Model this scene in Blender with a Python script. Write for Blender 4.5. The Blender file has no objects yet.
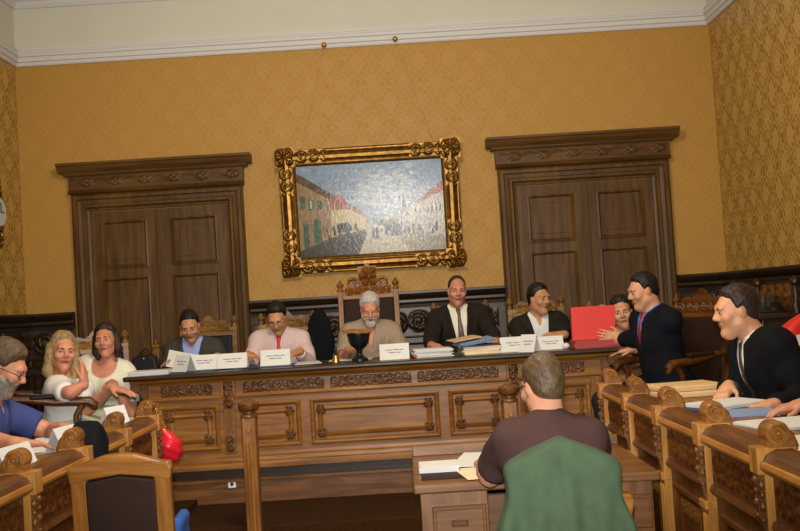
import bpy, math, random
import numpy as np
from mathutils import Vector, Matrix
random.seed(5)
SC = bpy.context.scene
COL = SC.collection
R = math.radians
PI = math.pi

# ------------------------------------------------------------------ camera
EYE = 1.5
FPX = 1000.0
PITCH = math.atan(0.038)
ROLL = R(3.5)
cF = Vector((0, math.cos(PITCH), math.sin(PITCH)))
cU = Vector((0, -math.sin(PITCH), math.cos(PITCH)))
cR = Vector((1, 0, 0))

def W(x, y, D):
    """world point seen at photo position (x, y) at distance D down the room"""
    cr, sr = math.cos(ROLL), math.sin(ROLL)
    u = (x - 400) * cr - (y - 265.5) * sr
    v = (x - 400) * sr + (y - 265.5) * cr
    d = cR * u - cU * v + cF * FPX
    return Vector((0, 0, EYE)) + d * (D / d.y)

cam_d = bpy.data.cameras.new('camera')
cam = bpy.data.objects.new('camera', cam_d)
COL.objects.link(cam)
cam_d.sensor_fit = 'HORIZONTAL'
cam_d.sensor_width = 36
cam_d.lens = 36 * FPX / 800
cam_d.clip_start = .05
r_ = cR * math.cos(ROLL) - cU * math.sin(ROLL)
u_ = cR * math.sin(ROLL) + cU * math.cos(ROLL)
b_ = -cF
cam.matrix_world = Matrix(((r_.x, u_.x, b_.x, 0), (r_.y, u_.y, b_.y, 0), (r_.z, u_.z, b_.z, EYE), (0, 0, 0, 1)))
SC.camera = cam
SC.view_settings.view_transform = 'Standard'
SC.view_settings.look = 'None'
SC.view_settings.gamma = 1

# ------------------------------------------------------------------ node helper
def srgb(h):
    h = h.lstrip('#')
    c = [int(h[i:i + 2], 16) / 255 for i in (0, 2, 4)]
    return tuple([(x / 12.92 if x <= .04045 else ((x + .055) / 1.055) ** 2.4) for x in c] + [1])

class NT:
    def __init__(s, name):
        s.m = bpy.data.materials.new(name)
        s.m.use_nodes = True
        s.t = s.m.node_tree
        s.t.nodes.clear()
        s.out = s.n('ShaderNodeOutputMaterial')
        s.b = s.n('ShaderNodeBsdfPrincipled')
        s.l(s.b.outputs[0], s.out.inputs[0])
    def n(s, typ, **kw):
        x = s.t.nodes.new(typ)
        for k, v in kw.items():
            setattr(x, k, v)
        return x
    def l(s, a, b):
        s.t.links.new(a, b)
    def put(s, sock, v):
        if hasattr(v, 'links') or isinstance(v, bpy.types.NodeSocket):
            s.l(v, sock)
        else:
            sock.default_value = v
    def math(s, op, a, b=None, c=None, clamp=False):
        x = s.n('ShaderNodeMath', operation=op, use_clamp=clamp)
        s.put(x.inputs[0], a)
        if b is not None: s.put(x.inputs[1], b)
        if c is not None: s.put(x.inputs[2], c)
        return x.outputs[0]
    def mix(s, f, a, b):
        x = s.n('ShaderNodeMix', data_type='RGBA')
        s.put(x.inputs[0], f); s.put(x.inputs[6], a); s.put(x.inputs[7], b)
        return x.outputs[2]
    def coord(s, scale=(1, 1, 1), kind='Object'):
        tc = s.n('ShaderNodeTexCoord')
        mp = s.n('ShaderNodeMapping')
        mp.inputs['Scale'].default_value = scale
        s.l(tc.outputs[kind], mp.inputs[0])
        return mp.outputs[0]
    def noise(s, vec, scale=5, detail=4, rough=.55, dist=0):
        x = s.n('ShaderNodeTexNoise')
        s.l(vec, x.inputs['Vector'])
        x.inputs['Scale'].default_value = scale
        x.inputs['Detail'].default_value = detail
        x.inputs['Roughness'].default_value = rough
        x.inputs['Distortion'].default_value = dist
        return x.outputs['Fac']
    def ramp(s, f, stops):
        x = s.n('ShaderNodeValToRGB')
        e = x.color_ramp.elements
        while len(e) < len(stops): e.new(.5)
        for i, (p, c) in enumerate(stops):
            e[i].position = p; e[i].color = c
        s.l(f, x.inputs[0])
        return x.outputs[0]
    def bump(s, h, strength=.3, dist=.01):
        x = s.n('ShaderNodeBump')
        x.inputs['Strength'].default_value = strength
        x.inputs['Distance'].default_value = dist
        s.l(h, x.inputs['Height'])
        s.l(x.outputs[0], s.b.inputs['Normal'])
    def set(s, **kw):
        for k, v in kw.items():
            s.put(s.b.inputs[k.replace('_', ' ')], v)
        return s.m

def wood(name, c0, c1, c2, axis='x', rough=.42, scale=1.0, spec=.5, coat=.0):
    t = NT(name)
    st = {'x': (1.3, 16, 16), 'y': (16, 1.3, 16), 'z': (16, 16, 1.3)}[axis]
    v = t.coord(tuple(a * scale for a in st))
    g = t.noise(v, 1.6, 6, .6, .9)
    v2 = t.coord((2.2, 2.2, 2.2))
    big = t.noise(v2, 1.5, 2, .5, 0)
    f = t.math('ADD', t.math('MULTIPLY', g, .75), t.math('MULTIPLY', big, .25))
    col = t.ramp(f, [(.32, srgb(c0)), (.5, srgb(c1)), (.68, srgb(c2))])
    t.bump(g, .12, .004)
    return t.set(Base_Color=col, Roughness=rough, Specular_IOR_Level=spec, Coat_Weight=coat, Coat_Roughness=.25)

def plain(name, c, rough=.6, metal=0, spec=.5, var=.0, vs=8, bump=0, bs=60, bd=.004, **kw):
    t = NT(name)
    col = srgb(c)
    v = t.coord()
    if var:
        n = t.noise(v, vs, 3)
        lo = tuple(x * (1 - var) for x in col[:3]) + (1,)
        hi = tuple(min(1, x * (1 + var)) for x in col[:3]) + (1,)
        col = t.ramp(n, [(.3, lo), (.7, hi)])
    if bump:
        t.bump(t.noise(v, bs, 3), bump, bd)
    return t.set(Base_Color=col, Roughness=rough, Metallic=metal, Specular_IOR_Level=spec, **kw)

def striped(name, c, c2, freq, axis=0, rough=.8):
    t = NT(name)
    tc = t.n('ShaderNodeTexCoord'); sp = t.n('ShaderNodeSeparateXYZ')
    t.l(tc.outputs['Object'], sp.inputs[0])
    w = t.math('SINE', t.math('MULTIPLY', sp.outputs[axis], freq))
    col = t.mix(t.math('GREATER_THAN', w, .5), srgb(c), srgb(c2))
    return t.set(Base_Color=col, Roughness=rough)

M = {}
for ax in 'xyz':
    M['oak' + ax] = wood('oak_' + ax, '#5c3812', '#80511d', '#9c6a30', ax, .38, 1, .4)
    M['dark' + ax] = wood('walnut_' + ax, '#1f140a', '#2f1f10', '#402b17', ax, .36, 1, .4)
    M['door' + ax] = wood('doorwood_' + ax, '#3a260c', '#533814', '#6a4b1e', ax, .46, .7, .3)
    M['carv' + ax] = wood('carved_oak_' + ax, '#402409', '#5f3a14', '#7e5223', ax, .4, 1, .4)
    M['pale' + ax] = wood('pale_oak_' + ax, '#7c4e1a', '#a06c2c', '#ba8643', ax, .36, 1, .4)
    M['bench' + ax] = wood('bench_oak_' + ax, '#371b06', '#522d0c', '#6e4219', ax, .38, 1, .4)
    M['desk' + ax] = wood('deskwood_' + ax, '#573619', '#704925', '#865c32', ax, .4)
M['giltwood'] = wood('gilt_carved_wood', '#452c10', '#704c1c', '#9c7434', 'x', .35)
M['gold'] = plain('gilding', '#7d5a24', .36, .75, var=.45, vs=25, bump=.2, bs=40)
M['brass'] = plain('brass', '#c09a45', .25, .9)
M['iron'] = plain('dark_iron', '#1b1b1d', .35, .3)
M['leather'] = plain('brown_leather', '#2a1a13', .62, spec=.16, var=.2, vs=6, bump=.15, bs=120)
M['leatherd'] = plain('black_leather', '#171415', .5, spec=.2, var=.2, vs=6, bump=.15, bs=120)
M['paper'] = plain('paper', '#cdcdca', .7, var=.03)
M['paperc'] = plain('cream_paper', '#dccbaa', .7, var=.05)
M['manila'] = plain('manila_card', '#c9a878', .7, var=.06)
M['ink'] = plain('ink', '#6b6b70', .7)
M['redfile'] = plain('red_card', '#d83833', .55, var=.05)
M['reddull'] = plain('dull_red_card', '#a33a35', .6, var=.05)
M['bluefile'] = plain('blue_card', '#223358', .5)
M['bluegrey'] = plain('blue_grey_card', '#7f93b5', .6)
M['redbag'] = plain('red_leather', '#c8182b', .35, bump=.3, bs=18, bd=.01)
M['blackcloth'] = plain('black_cloth', '#141519', .95, spec=.1, bump=.2, bs=14, bd=.01)
M['greencloth'] = plain('green_cloth', '#3c5038', .9, var=.12, vs=18, bump=.25, bs=160, bd=.003)
M['bluecloth'] = plain('blue_cloth', '#1f4a94', .8, bump=.2, bs=20)
M['redcloth'] = plain('red_cloth', '#cf2a20', .7, bump=.2, bs=20, bd=.01)
M['white'] = plain('white_paint', '#c8c6b8', .7, var=.03, vs=2)
M['cornice'] = plain('cornice_paint', '#cacac8', .6)
M['wire'] = plain('old_wire', '#8f6d33', .9)
M['ceil'] = plain('ceiling_paint', '#cfccbe', .8)
M['carpet'] = plain('brown_carpet', '#35200e', 1.0, spec=.1, var=.2, vs=60, bump=.4, bs=220)
M['plasticw'] = plain('white_plastic', '#d8d8d2', .4)
M['black'] = plain('black', '#0b0b0c', .5)

def glassmat():
    t = NT('clear_glass')
    return t.set(Base_Color=(.95, 1, .98, 1), Roughness=.03, Transmission_Weight=1.0, IOR=1.5)
M['glass'] = glassmat()

def wallpaper(name, ua):
    t = NT(name)
    tc = t.n('ShaderNodeTexCoord'); sp = t.n('ShaderNodeSeparateXYZ')
    t.l(tc.outputs['Object'], sp.inputs[0])
    m = t.math
    wv = t.noise(t.coord((1, 1, 1)), 9, 3, .6)
    w2 = t.noise(t.coord((1.3, 1.1, 1.2)), 15, 3, .6)
    v = m('ADD', m('MULTIPLY', sp.outputs[2], 2 * PI / .36), m('MULTIPLY', m('SUBTRACT', wv, .5), 1.4))
    u = m('ADD', m('MULTIPLY', sp.outputs[ua], 2 * PI / .27), m('MULTIPLY', m('SUBTRACT', w2, .5), 1.4))
    al = m('ABSOLUTE', m('ADD', m('COSINE', u), m('COSINE', v)))
    petal = m('MULTIPLY_ADD', m('MULTIPLY', m('COSINE', m('MULTIPLY', u, 4)), m('COSINE', m('MULTIPLY', v, 5))), .9, m('SUBTRACT', al, .75))
    band = m('SUBTRACT', .20, m('ABSOLUTE', m('SUBTRACT', al, .28)))
    motif = m('MAXIMUM', petal, m('MULTIPLY', band, 2.2))
    sm = t.n('ShaderNodeMapRange', interpolation_type='SMOOTHSTEP')
    t.l(motif, sm.inputs[0]); sm.inputs[1].default_value = -.1; sm.inputs[2].default_value = .35
    nz = t.noise(t.coord((1, 1, 1)), 60, 3)
    f = m('MULTIPLY', sm.outputs[0], m('MULTIPLY_ADD', nz, .9, .5), clamp=True)
    col = t.mix(f, srgb('#ac8239'), srgb('#b1873d')) if ua == 0 else t.mix(f, srgb('#977030'), srgb('#c09a50'))  # side walls: sheen at a grazing angle painted in as stronger colour contrast
    rg = m('MULTIPLY_ADD', f, -.12 if ua == 0 else -.28, .66)
    return t.set(Base_Color=col, Roughness=rg, Specular_IOR_Level=.4)
M['paperx'] = wallpaper('gold_damask_back', 0)
M['papery'] = wallpaper('gold_damask_side', 1)

# ------------------------------------------------------------------ mesh builder
class MB:
    def __init__(s):
        s.v = []; s.f = []; s.mi = []
        s.cur = 0
    def add(s, vs, fs, T=None):
        o = len(s.v)
        for p in vs:
            s.v.append(tuple(T @ Vector(p)) if T is not None else tuple(p))
        for f in fs:
            s.f.append(tuple(i + o for i in f)); s.mi.append(s.cur)
        return s
    def box(s, x0, x1, y0, y1, z0, z1, T=None):
        vs = [(x, y, z) for x in (x0, x1) for y in (y0, y1) for z in (z0, z1)]
        fs = [(0, 1, 3, 2), (4, 6, 7, 5), (0, 4, 5, 1), (2, 3, 7, 6), (0, 2, 6, 4), (1, 5, 7, 3)]
        return s.add(vs, fs, T)
    def prism(s, poly, y0, y1, T=None):
        """outline in x-z pushed along y"""
        n = len(poly)
        vs = [(x, y0, z) for x, z in poly] + [(x, y1, z) for x, z in poly]
        fs = [tuple(range(n)), tuple(range(2 * n - 1, n - 1, -1))]
        fs += [(i, i + n, (i + 1) % n + n, (i + 1) % n) for i in range(n)]
        return s.add(vs, fs, T)
    def lathe(s, prof, c=(0, 0, 0), n=20, T=None, axis='z'):
        vs = []; fs = []
        for r, h in prof:
            for i in range(n):
                a = 2 * PI * i / n
                p = (r * math.cos(a), r * math.sin(a), h)
                if axis == 'x': p = (p[2], p[0], p[1])
                if axis == 'y': p = (p[1], p[2], p[0])
                vs.append((p[0] + c[0], p[1] + c[1], p[2] + c[2]))
        for k in range(len(prof) - 1):
            for i in range(n):
                j = (i + 1) % n
                fs.append((k * n + i, k * n + j, (k + 1) * n + j, (k + 1) * n + i))
        fs.append(tuple(range(n - 1, -1, -1)))
        fs.append(tuple(range((len(prof) - 1) * n, len(prof) * n)))
        return s.add(vs, fs, T)
    def tube(s, pts, r, n=8, T=None):
        pts = [Vector(p) for p in pts]
        rs = r if isinstance(r, (list, tuple)) else [r] * len(pts)
        vs = []; fs = []
        up = Vector((0.13, .31, .94))
        for i, p in enumerate(pts):
            d = (pts[min(i + 1, len(pts) - 1)] - pts[max(i - 1, 0)])
            d = d.normalized() if d.length > 1e-9 else Vector((0, 0, 1))
            if abs(d.dot(up)) > .95: up = Vector((.94, .2, .1))
            a = d.cross(up).normalized(); b = d.cross(a)
            up = b if False else up
            for k in range(n):
                t = 2 * PI * k / n
                vs.append(p + a * (rs[i] * math.cos(t)) + b * (rs[i] * math.sin(t)))
        for i in range(len(pts) - 1):
            for k in range(n):
                j = (k + 1) % n
                fs.append((i * n + k, i * n + j, (i + 1) * n + j, (i + 1) * n + k))
        fs.append(tuple(range(n - 1, -1, -1)))
        fs.append(tuple(range((len(pts) - 1) * n, len(pts) * n)))
        return s.add(vs, fs, T)
    def ball(s, c, r, n=12, T=None):
        r = r if isinstance(r, (tuple, list)) else (r, r, r)
        prof = []
        vs = []; fs = []
        m = max(6, n // 2 + 2)
        for k in range(m):
            a = -PI / 2 + PI * (k + .02) / (m - 1 + .04)
            for i in range(n):
                t = 2 * PI * i / n
                vs.append((c[0] + r[0] * math.cos(a) * math.cos(t), c[1] + r[1] * math.cos(a) * math.sin(t), c[2] + r[2] * math.sin(a)))
        for k in range(m - 1):
            for i in range(n):
                j = (i + 1) % n
                fs.append((k * n + i, k * n + j, (k + 1) * n + j, (k + 1) * n + i))
        fs.append(tuple(range(n - 1, -1, -1))); fs.append(tuple(range((m - 1) * n, m * n)))
        return s.add(vs, fs, T)
    def molding(s, x0, x1, z0, z1, prof, y=0, fill=True, T=None):
        """profile (inset, forward) run round a rectangle in the x-z plane, forward = -y"""
        vs = []; fs = []
        for d, e in prof:
            vs += [(x0 + d, y - e, z0 + d), (x1 - d, y - e, z0 + d), (x1 - d, y - e, z1 - d), (x0 + d, y - e, z1 - d)]
        for k in range(len(prof) - 1):
            for i in range(4):
                j = (i + 1) % 4
                fs.append((k * 4 + i, k * 4 + j, k * 4 + 4 + j, k * 4 + 4 + i))
        if fill:
            k = (len(prof) - 1) * 4
            fs.append((k, k + 1, k + 2, k + 3))
        return s.add(vs, fs, T)
    def run(s, x0, x1, prof, T=None):
        """cross-section (y, z) closed polygon run along x"""
        n = len(prof)
        vs = [(x0, y, z) for y, z in prof] + [(x1, y, z) for y, z in prof]
        fs = [tuple(range(n - 1, -1, -1)), tuple(range(n, 2 * n))]
        fs += [(i, (i + 1) % n, (i + 1) % n + n, i + n) for i in range(n)]
        return s.add(vs, fs, T)
    def relief(s, x0, x1, z0, z1, y, fn, amp, nx=48, nz=16, T=None):
        """carved surface facing -y; fn(u, w) with u along the length in units of the height"""
        h = z1 - z0
        vs = []; fs = []
        for i in range(nx + 1):
            for k in range(nz + 1):
                a = i / nx; b = k / nz
                e = min(1, 12 * min(a, 1 - a) * (x1 - x0) / h, 9 * min(b, 1 - b))
                vs.append((x0 + (x1 - x0) * a, y - amp * e * fn(a * (x1 - x0) / h, b), z0 + h * b))
        for i in range(nx):
            for k in range(nz):
                o = i * (nz + 1) + k
                fs.append((o, o + nz + 1, o + nz + 2, o + 1))
        return s.add(vs, fs, T)
    def build(s, name, mat, parent=None, smooth=False, bevel=0, seg=2, mats=None):
        me = bpy.data.meshes.new(name)
        me.from_pydata(s.v, [], s.f)
        me.materials.append(mat)
        for mm in (mats or []): me.materials.append(mm)
        me.polygons.foreach_set('material_index', s.mi)
        if smooth:
            me.polygons.foreach_set('use_smooth', [True] * len(s.f))
        me.validate(); me.update()
        o = bpy.data.objects.new(name, me)
        COL.objects.link(o)
        if smooth and smooth != 'all':
            try:
                me.set_sharp_from_angle(angle=R(40))
            except Exception: pass
        if bevel:
            b = o.modifiers.new('b', 'BEVEL'); b.width = bevel; b.segments = seg; b.limit_method = 'ANGLE'; b.angle_limit = R(35)
        if parent: o.parent = parent
        return o

def scroll(u, w):
    i = math.floor(u / .95); sg = 1 if i % 2 else -1
    x = u - (i + .5) * .95; y = (w - .5)
    r = math.hypot(x, y); th = math.atan2(y, x)
    env = max(0, min(1, (.5 - r) * 9))
    sp = .5 + .5 * math.cos(th * sg - r * 17)
    leaf = .5 + .5 * math.cos(7 * th + 3 * r * 10)
    core = max(0, 1 - (r / .13) ** 2)
    vine = math.exp(-((y - .33 * math.sin(PI * u / .95)) / .07) ** 2)
    return max(env * (.65 * sp + .25 * leaf), core * .9, vine * .7)

def leafy(u, w):
    """small curling leaves, two sizes laid over each other"""
    return max(.85 * scroll(u * 1.5, w), .75 * scroll(u * 2.6 + .4, (w * 1.7) % 1) * (.5 + .5 * math.sin(9 * u + 5 * w)))

def rosette(u, w):
    x = u - .5; y = w - .5
    r = math.hypot(x, y) * 2; th = math.atan2(y, x)
    pet = (.55 + .45 * math.cos(6 * th)) * max(0, min(1, (.95 - r) * 5)) * min(1, r * 3)
    return max(pet, max(0, 1 - (r / .3) ** 2))

def garland(n):
    def f(u, w):
        x = (u * n) % 1 - .5; y = w - .5
        r = math.hypot(x * 1.5, y * 1.1) * 2; th = math.atan2(y, x)
        a = max(0, min(1, (.8 - r) * 4)) * (.6 + .4 * math.cos(7 * th))
        b = math.exp(-((y + .22 * math.cos(2 * PI * x)) / .06) ** 2) * .6
        return max(a, b)
    return f

# ------------------------------------------------------------------ things
def tag(o, label=None, cat=None, group=None, kind=None):
    if label: o['label'] = label
    if cat: o['category'] = cat
    if group: o['group'] = group
    if kind: o['kind'] = kind
    return o

def thing(name, label, cat, loc=(0, 0, 0), rz=0, group=None):
    o = bpy.data.objects.new(name, None)
    COL.objects.link(o)
    o.location = loc; o.rotation_euler = (0, 0, R(rz))
    o.empty_display_size = .1
    return tag(o, label, cat, group)

def struct(name, rz=0, loc=(0, 0, 0)):
    o = bpy.data.objects.new(name, None)
    COL.objects.link(o); o.location = loc; o.rotation_euler = (0, 0, R(rz))
    o['kind'] = 'structure'
    return o

def dup(o, parent=None):
    c = o.copy(); COL.objects.link(c)
    if parent: c.parent = parent
    for ch in list(o.children): dup(ch, c)
    return c

def dup_at(o, loc, rz, label):
    c = dup(o); c.location = loc; c.rotation_euler = (0, 0, R(rz)); c['label'] = label
    return c

# ================================================================== the room
XL, XR, YB = -3.23, 2.80, 8.60
YF = -1.5
DAIS, LAND, PLAT, SIDE = .36, .26, .22, .30
CX = (XL + XR) / 2

def s_box(name, mat, *b, bevel=0):
    o = MB().box(*b).build(name, mat, None, bevel=bevel)
    o['kind'] = 'structure'
    return o

s_box('floor', M['carpet'], XL - .1, XR + .1, YF, YB + .1, -.1, 0)
s_box('wall_back', M['paperx'], XL - .1, XR + .1, YB, YB + .12, 0, 4.6)
s_box('wall_left', M['papery'], XL - .12, XL, YF, YB, 0, 4.6)
s_box('wall_right', M['papery'], XR, XR + .12, YF, YB, 0, 4.6)
s_box('ceiling', M['ceil'], XL - .12, XR + .12, YF, YB + .12, 4.42, 4.6)
# raised floors
d = MB()
d.box(-1.76, 1.36, 6.62, YB, 0, DAIS)
d = d.build('floor_dais', M['carpet']); d['kind'] = 'structure'
d = MB().box(-1.42, 1.30, 5.87, 6.62, 0, LAND).build('floor_landing', M['carpet'], bevel=.008); d['kind'] = 'structure'
d = MB().box(-1.76, 1.36, 6.605, 6.622, LAND, .405).box(-1.76, 1.36, 6.59, 6.64, .40, .42)
d = d.build('trim_1', M['carvx'], bevel=.004); d['kind'] = 'structure'
d = MB().box(XL, -1.42, 5.45, YB, 0, SIDE).box(1.30, XR, 5.55, YB, 0, SIDE).build('floor_side_steps', M['carpet']); d['kind'] = 'structure'
d = MB().box(XL, -1.35, YF, 5.45, 0, PLAT).box(1.10, XR, YF, 5.55, 0, PLAT).build('floor_side_platforms', M['carpet']); d['kind'] = 'structure'

# white frieze, cornice and upper mould
def ring(name, mat, prof, z):
    """profile (out from the wall, up) run along the three walls"""
    mb = MB()
    n = len(prof)
    path = [(XL, YF, 1, 0), (XL, YB, 1, -1), (XR, YB, -1, -1), (XR, YF, -1, 0)]
    vs = []; fs = []
    for (x, y, ox, oy) in path:
        for (e, h) in prof: vs.append((x + ox * e, y + oy * e, z + h))
    for k in range(3):
        for i in range(n):
            j = (i + 1) % n
            fs.append((k * n + i, k * n + j, k * n + n + j, k * n + n + i))
    mb.add(vs, fs)
    o = mb.build(name, mat); o['kind'] = 'structure'
    return o
ring('trim_2', M['cornice'], [(0, 0), (.022, 0), (.03, .012), (.03, .03), (.045, .036), (.048, .07), (.062, .078), (.066, .10), (.052, .108), (.050, .120), (.058, .126), (.058, .142), (0, .15)], 3.745)
ring('trim_3', M['white'], [(0, 0), (.012, 0), (.012, .36), (0, .36)], 3.893)
ring('trim_4', M['cornice'], [(0, 0), (.03, 0), (.05, .03), (.05, .05), (.10, .08), (.13, .13), (.13, .17), (0, .17)], 4.25)

# wainscot of dark carved panelling on the dais
def wainscot(name, L, rz, loc, nb):
    """runs along +x of its own frame, face to -y, standing on the dais"""
    w = struct(name, rz, loc)
    H = 1.6 - SIDE
    b = MB().box(0, L, -.03, 0, 0, H - .1)
    b.box(0, L, -.045, 0, 0, .16)
    b.build('back_board', M['darkx'], w, bevel=.004)
    MB().run(0, L, [(0, H - .14), (-.05, H - .14), (-.055, H - .11), (-.075, H - .095), (-.075, H - .07), (-.10, H - .05), (-.12, H - .02), (-.12, H), (0, H)]).build('rail', M['darkx'], w, bevel=.003)
    bw = L / nb
    for i in range(nb):
        x0 = i * bw
        p = MB()
        p.molding(x0 + .06, x0 + bw - .06, .2, H - .50, [(0, 0), (.0, .022), (.02, .028), (.035, .012), (.05, .012), (.07, .024)], -.03)
        p.molding(x0 + .06, x0 + bw - .06, H - .46, H - .38, [(0, 0), (.0, .02), (.012, .026), (.02, .012)], -.03)
        p.build('panel', M['darkx'], w)
        c = MB().relief(x0 + .06, x0 + bw - .06, H - .36, H - .16, -.032, scroll, .035, 56, 20)
        c.build('carving', M['darkx'], w, smooth='all')
        st = MB().box(x0 - .03 if i else x0, x0 + .03, -.055, -.03, .16, H - .14)
        st.lathe([(.0, -.012), (.04, -.01), (.045, .0), (.03, .014), (.0, .02)], (x0 + .035, -.06, H - .25), 16, axis='y')
        st.build('stile', M['darkz'], w, bevel=.003)
    return w
wainscot('trim_5', 2.18, 0, (-1.30, YB - .002, SIDE), 4)
wainscot('trim_6', .42, 0, (XL, YB - .002, SIDE), 1)
wainscot('trim_7', .44, 0, (2.36, YB - .002, SIDE), 1)
wainscot('trim_8', 3.0, 90, (XL + .002, YB - 3.02, SIDE), 5)
wainscot('trim_9', 3.0, -90, (XR - .002, YB - .02, SIDE), 5)

# ------------------------------------------------------------------ doors
def door(name, cx):
    d = struct(name, 0, (cx, YB, SIDE))
    zt = 2.60 - SIDE
    hw = .735
    zl = 2.44 - SIDE
    lw = .585
    c = MB()
    # stepped casing swept up, across and down
    prof = [(0, .0), (0, .06), (.02, .075), (.045, .075), (.055, .06), (.085, .055), (.095, .07), (.115, .07), (.13, .05), (.15, .045), (.15, 0)]
    n = len(prof)
    path = [(-hw, 0, 1, 0), (-hw, zt, 1, -1), (hw, zt, -1, -1), (hw, 0, -1, 0)]
    vs = []; fs = []
    for (x, z, ox, oz) in path:
        for (q, e) in prof:
            vs.append((x + ox * q, -e, z + oz * q))
    for k in range(3):
        for i in range(n - 1):
            fs.append((k * n + i, k * n + i + 1, k * n + n + i + 1, k * n + n + i))
    c.add(vs, fs)
    c.build('casing', M['doorz'], d)
    p = MB()
    h0 = zt
    p.run(-hw - .015, hw + .015, [(0, h0), (-.085, h0), (-.1, h0 + .015), (-.085, h0 + .03), (-.07, h0 + .035), (-.07, h0 + .16), (0, h0 + .16)])
    p.run(-hw - .05, hw + .05, [(0, h0 + .155), (-.09, h0 + .155), (-.1, h0 + .17), (-.1, h0 + .185), (0, h0 + .185)])
    p.run(-hw - .09, hw + .09, [(0, h0 + .18), (-.11, h0 + .18), (-.135, h0 + .205), (-.15, h0 + .235), (-.165, h0 + .24), (-.165, h0 + .262), (0, h0 + .262)])
    p.build('pediment', M['doorx'], d, bevel=.003)
    MB().relief(-hw + .02, hw - .02, h0 + .045, h0 + .15, -.071, garland(.42), .016, 150, 16).build('carving', M['doorx'], d, smooth='all')
    for sg in (-1, 1):
        x0, x1 = (-lw, -.012) if sg < 0 else (.012, lw)
        lf = MB().box(x0, x1, -.035, -.0, 0, zl).build('door_leaf', M['doorz'], d, bevel=.003)
        for (z0, z1) in ((1.95 - SIDE, 2.36 - SIDE), (.70 - SIDE, 1.87 - SIDE)):
            a0, a1 = x0 + .085, x1 - .085
            pm = MB().molding(a0, a1, z0, z1, [(0, 0), (0, .014), (.014, .018), (.026, .006), (.034, -.012), (.05, -.012), (.075, .002)], -.035)
            pm.build('panel', M['doorz'], lf)
    MB().box(-.02, .02, -.055, -.03, 0, zl).box(-.03, .03, -.045, -.03, 0, zl).build('meeting_stile', M['doorz'], d, bevel=.004)
    return d
door('door_1', -2.045)
door('door_2', 1.62)

# ------------------------------------------------------------------ council table
tx0, tx1 = -1.72, 1.29
ty = 6.67
tb = thing('council_table', 'long carved oak council table on the dais with panelled front', 'table', ((tx0 + tx1) / 2, ty, DAIS))
tc = (tx0 + tx1) / 2
def LX(x): return x - tc
H = 1.126 - DAIS
MB().run(LX(-1.86), LX(1.39), [(-.09, H - .03), (-.10, H - .022), (-.10, H - .006), (-.092, H), (.58, H), (.58, H - .03)]).build('table_top', M['darkx'], tb, bevel=.003)
b = MB().box(LX(tx0), LX(tx1), 0, .04, .12, H - .03)
b.box(LX(tx0), LX(tx0) + .04, .04, .54, 0, H - .03).box(LX(tx1) - .04, LX(tx1), .04, .54, 0, H - .03)
b.build('carcass', M['oakx'], tb)
MB().run(LX(-1.83), LX(1.37), [(.04, H - .075), (-.02, H - .075), (-.03, H - .062), (-.05, H - .052), (-.06, H - .035), (-.075, H - .031), (.04, H - .031)]).build('cornice_mould', M['oakx'], tb, bevel=.002)
MB().run(LX(tx0) - .01, LX(tx1) + .01, [(.04, H - .185), (-.014, H - .185), (-.022, H - .172), (-.014, H - .16), (.04, H - .16)]).build('frieze_mould', M['oakx'], tb, bevel=.002)
MB().run(LX(tx0) - .02, LX(tx1) + .02, [(.04, .12), (-.055, .12), (-.055, .145), (-.05, .16), (-.035, .168), (-.03, .19), (-.014, .20), (-.01, .22), (.04, .22)]).build('base_mould', M['oakx'], tb, bevel=.003)
MB().box(LX(tx0) - .01, LX(tx1) + .01, -.005, .03, 0, .13).build('plinth', M['darkx'], tb)
def plain_or_scroll(x0, x1):
    m = (x1 - x0) / 2
    return m
for (x0, x1) in ((-1.70, -1.235), (-1.14, .66), (.75, 1.27)):
    fz = MB().box(LX(x0), LX(x1), -.004, 0, H - .16, H - .075)
    mid = (x0 + x1) / 2
    w = min(.40, (x1 - x0) * .46)
    spots = [mid] if x1 - x0 < 1 else [x0 + .32, mid, x1 - .32]
    fz.build('frieze', M['oakx'], tb)
    for q in spots:
        ww = .17 if x1 - x0 < 1 else .27
        MB().relief(LX(q - ww), LX(q + ww), H - .155, H - .08, -.005, (lambda u, w: max(leafy(u, w) * .8, garland(.33)(u, w))), .014, 110, 16).build('frieze_carving', M['carvx'], tb, smooth='all')
for (x0, x1) in ((-1.66, -1.255), (-1.115, -.715), (-.655, .205), (.265, .645), (.77, 1.21)):
    z0, z1 = .245, H - .215
    pn = MB().molding(LX(x0), LX(x1), z0, z1, [(0, 0), (0, .012), (.012, .02), (.024, .016), (.034, .0), (.05, .0), (.058, .010), (.075, .016), (.083, .006), (.09, .004)], -.001)
    pn = pn.build('panel', M['oakx'], tb)
    for qx in (x0 + .075, x1 - .075):
        for qz in (z0 + .075, z1 - .075):
            MB().relief(LX(qx) - .034, LX(qx) + .034, qz - .034, qz + .034, -.008, rosette, .02, 16, 16).build('corner_rosette', M['carvx'], pn, smooth='all')
for q in (-1.187, .705):
    pl = MB().box(LX(q) - .036, LX(q) + .036, -.022, 0, .22, H - .185).box(LX(q) - .045, LX(q) + .045, -.03, 0, H - .165, H - .07)
    for k in range(3): pl.box(LX(q) - .02 + k * .016, LX(q) - .012 + k * .016, -.03, -.02, .36, H - .26)
    pl = pl.build('pilaster', M['oakz'], tb, bevel=.003)
    MB().relief(LX(q) - .032, LX(q) + .032, H - .25, H - .07, -.03, lambda u, w: scroll(w * 2.4, u / .36), .026, 14, 40).build('pilaster_carving', M['carvz'], pl, smooth='all')
    MB().relief(LX(q) - .03, LX(q) + .03, .23, .34, -.024, lambda u, w: scroll(w * 1.9, u / .5), .022, 14, 30).build('pilaster_carving', M['carvz'], pl, smooth='all')
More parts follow.
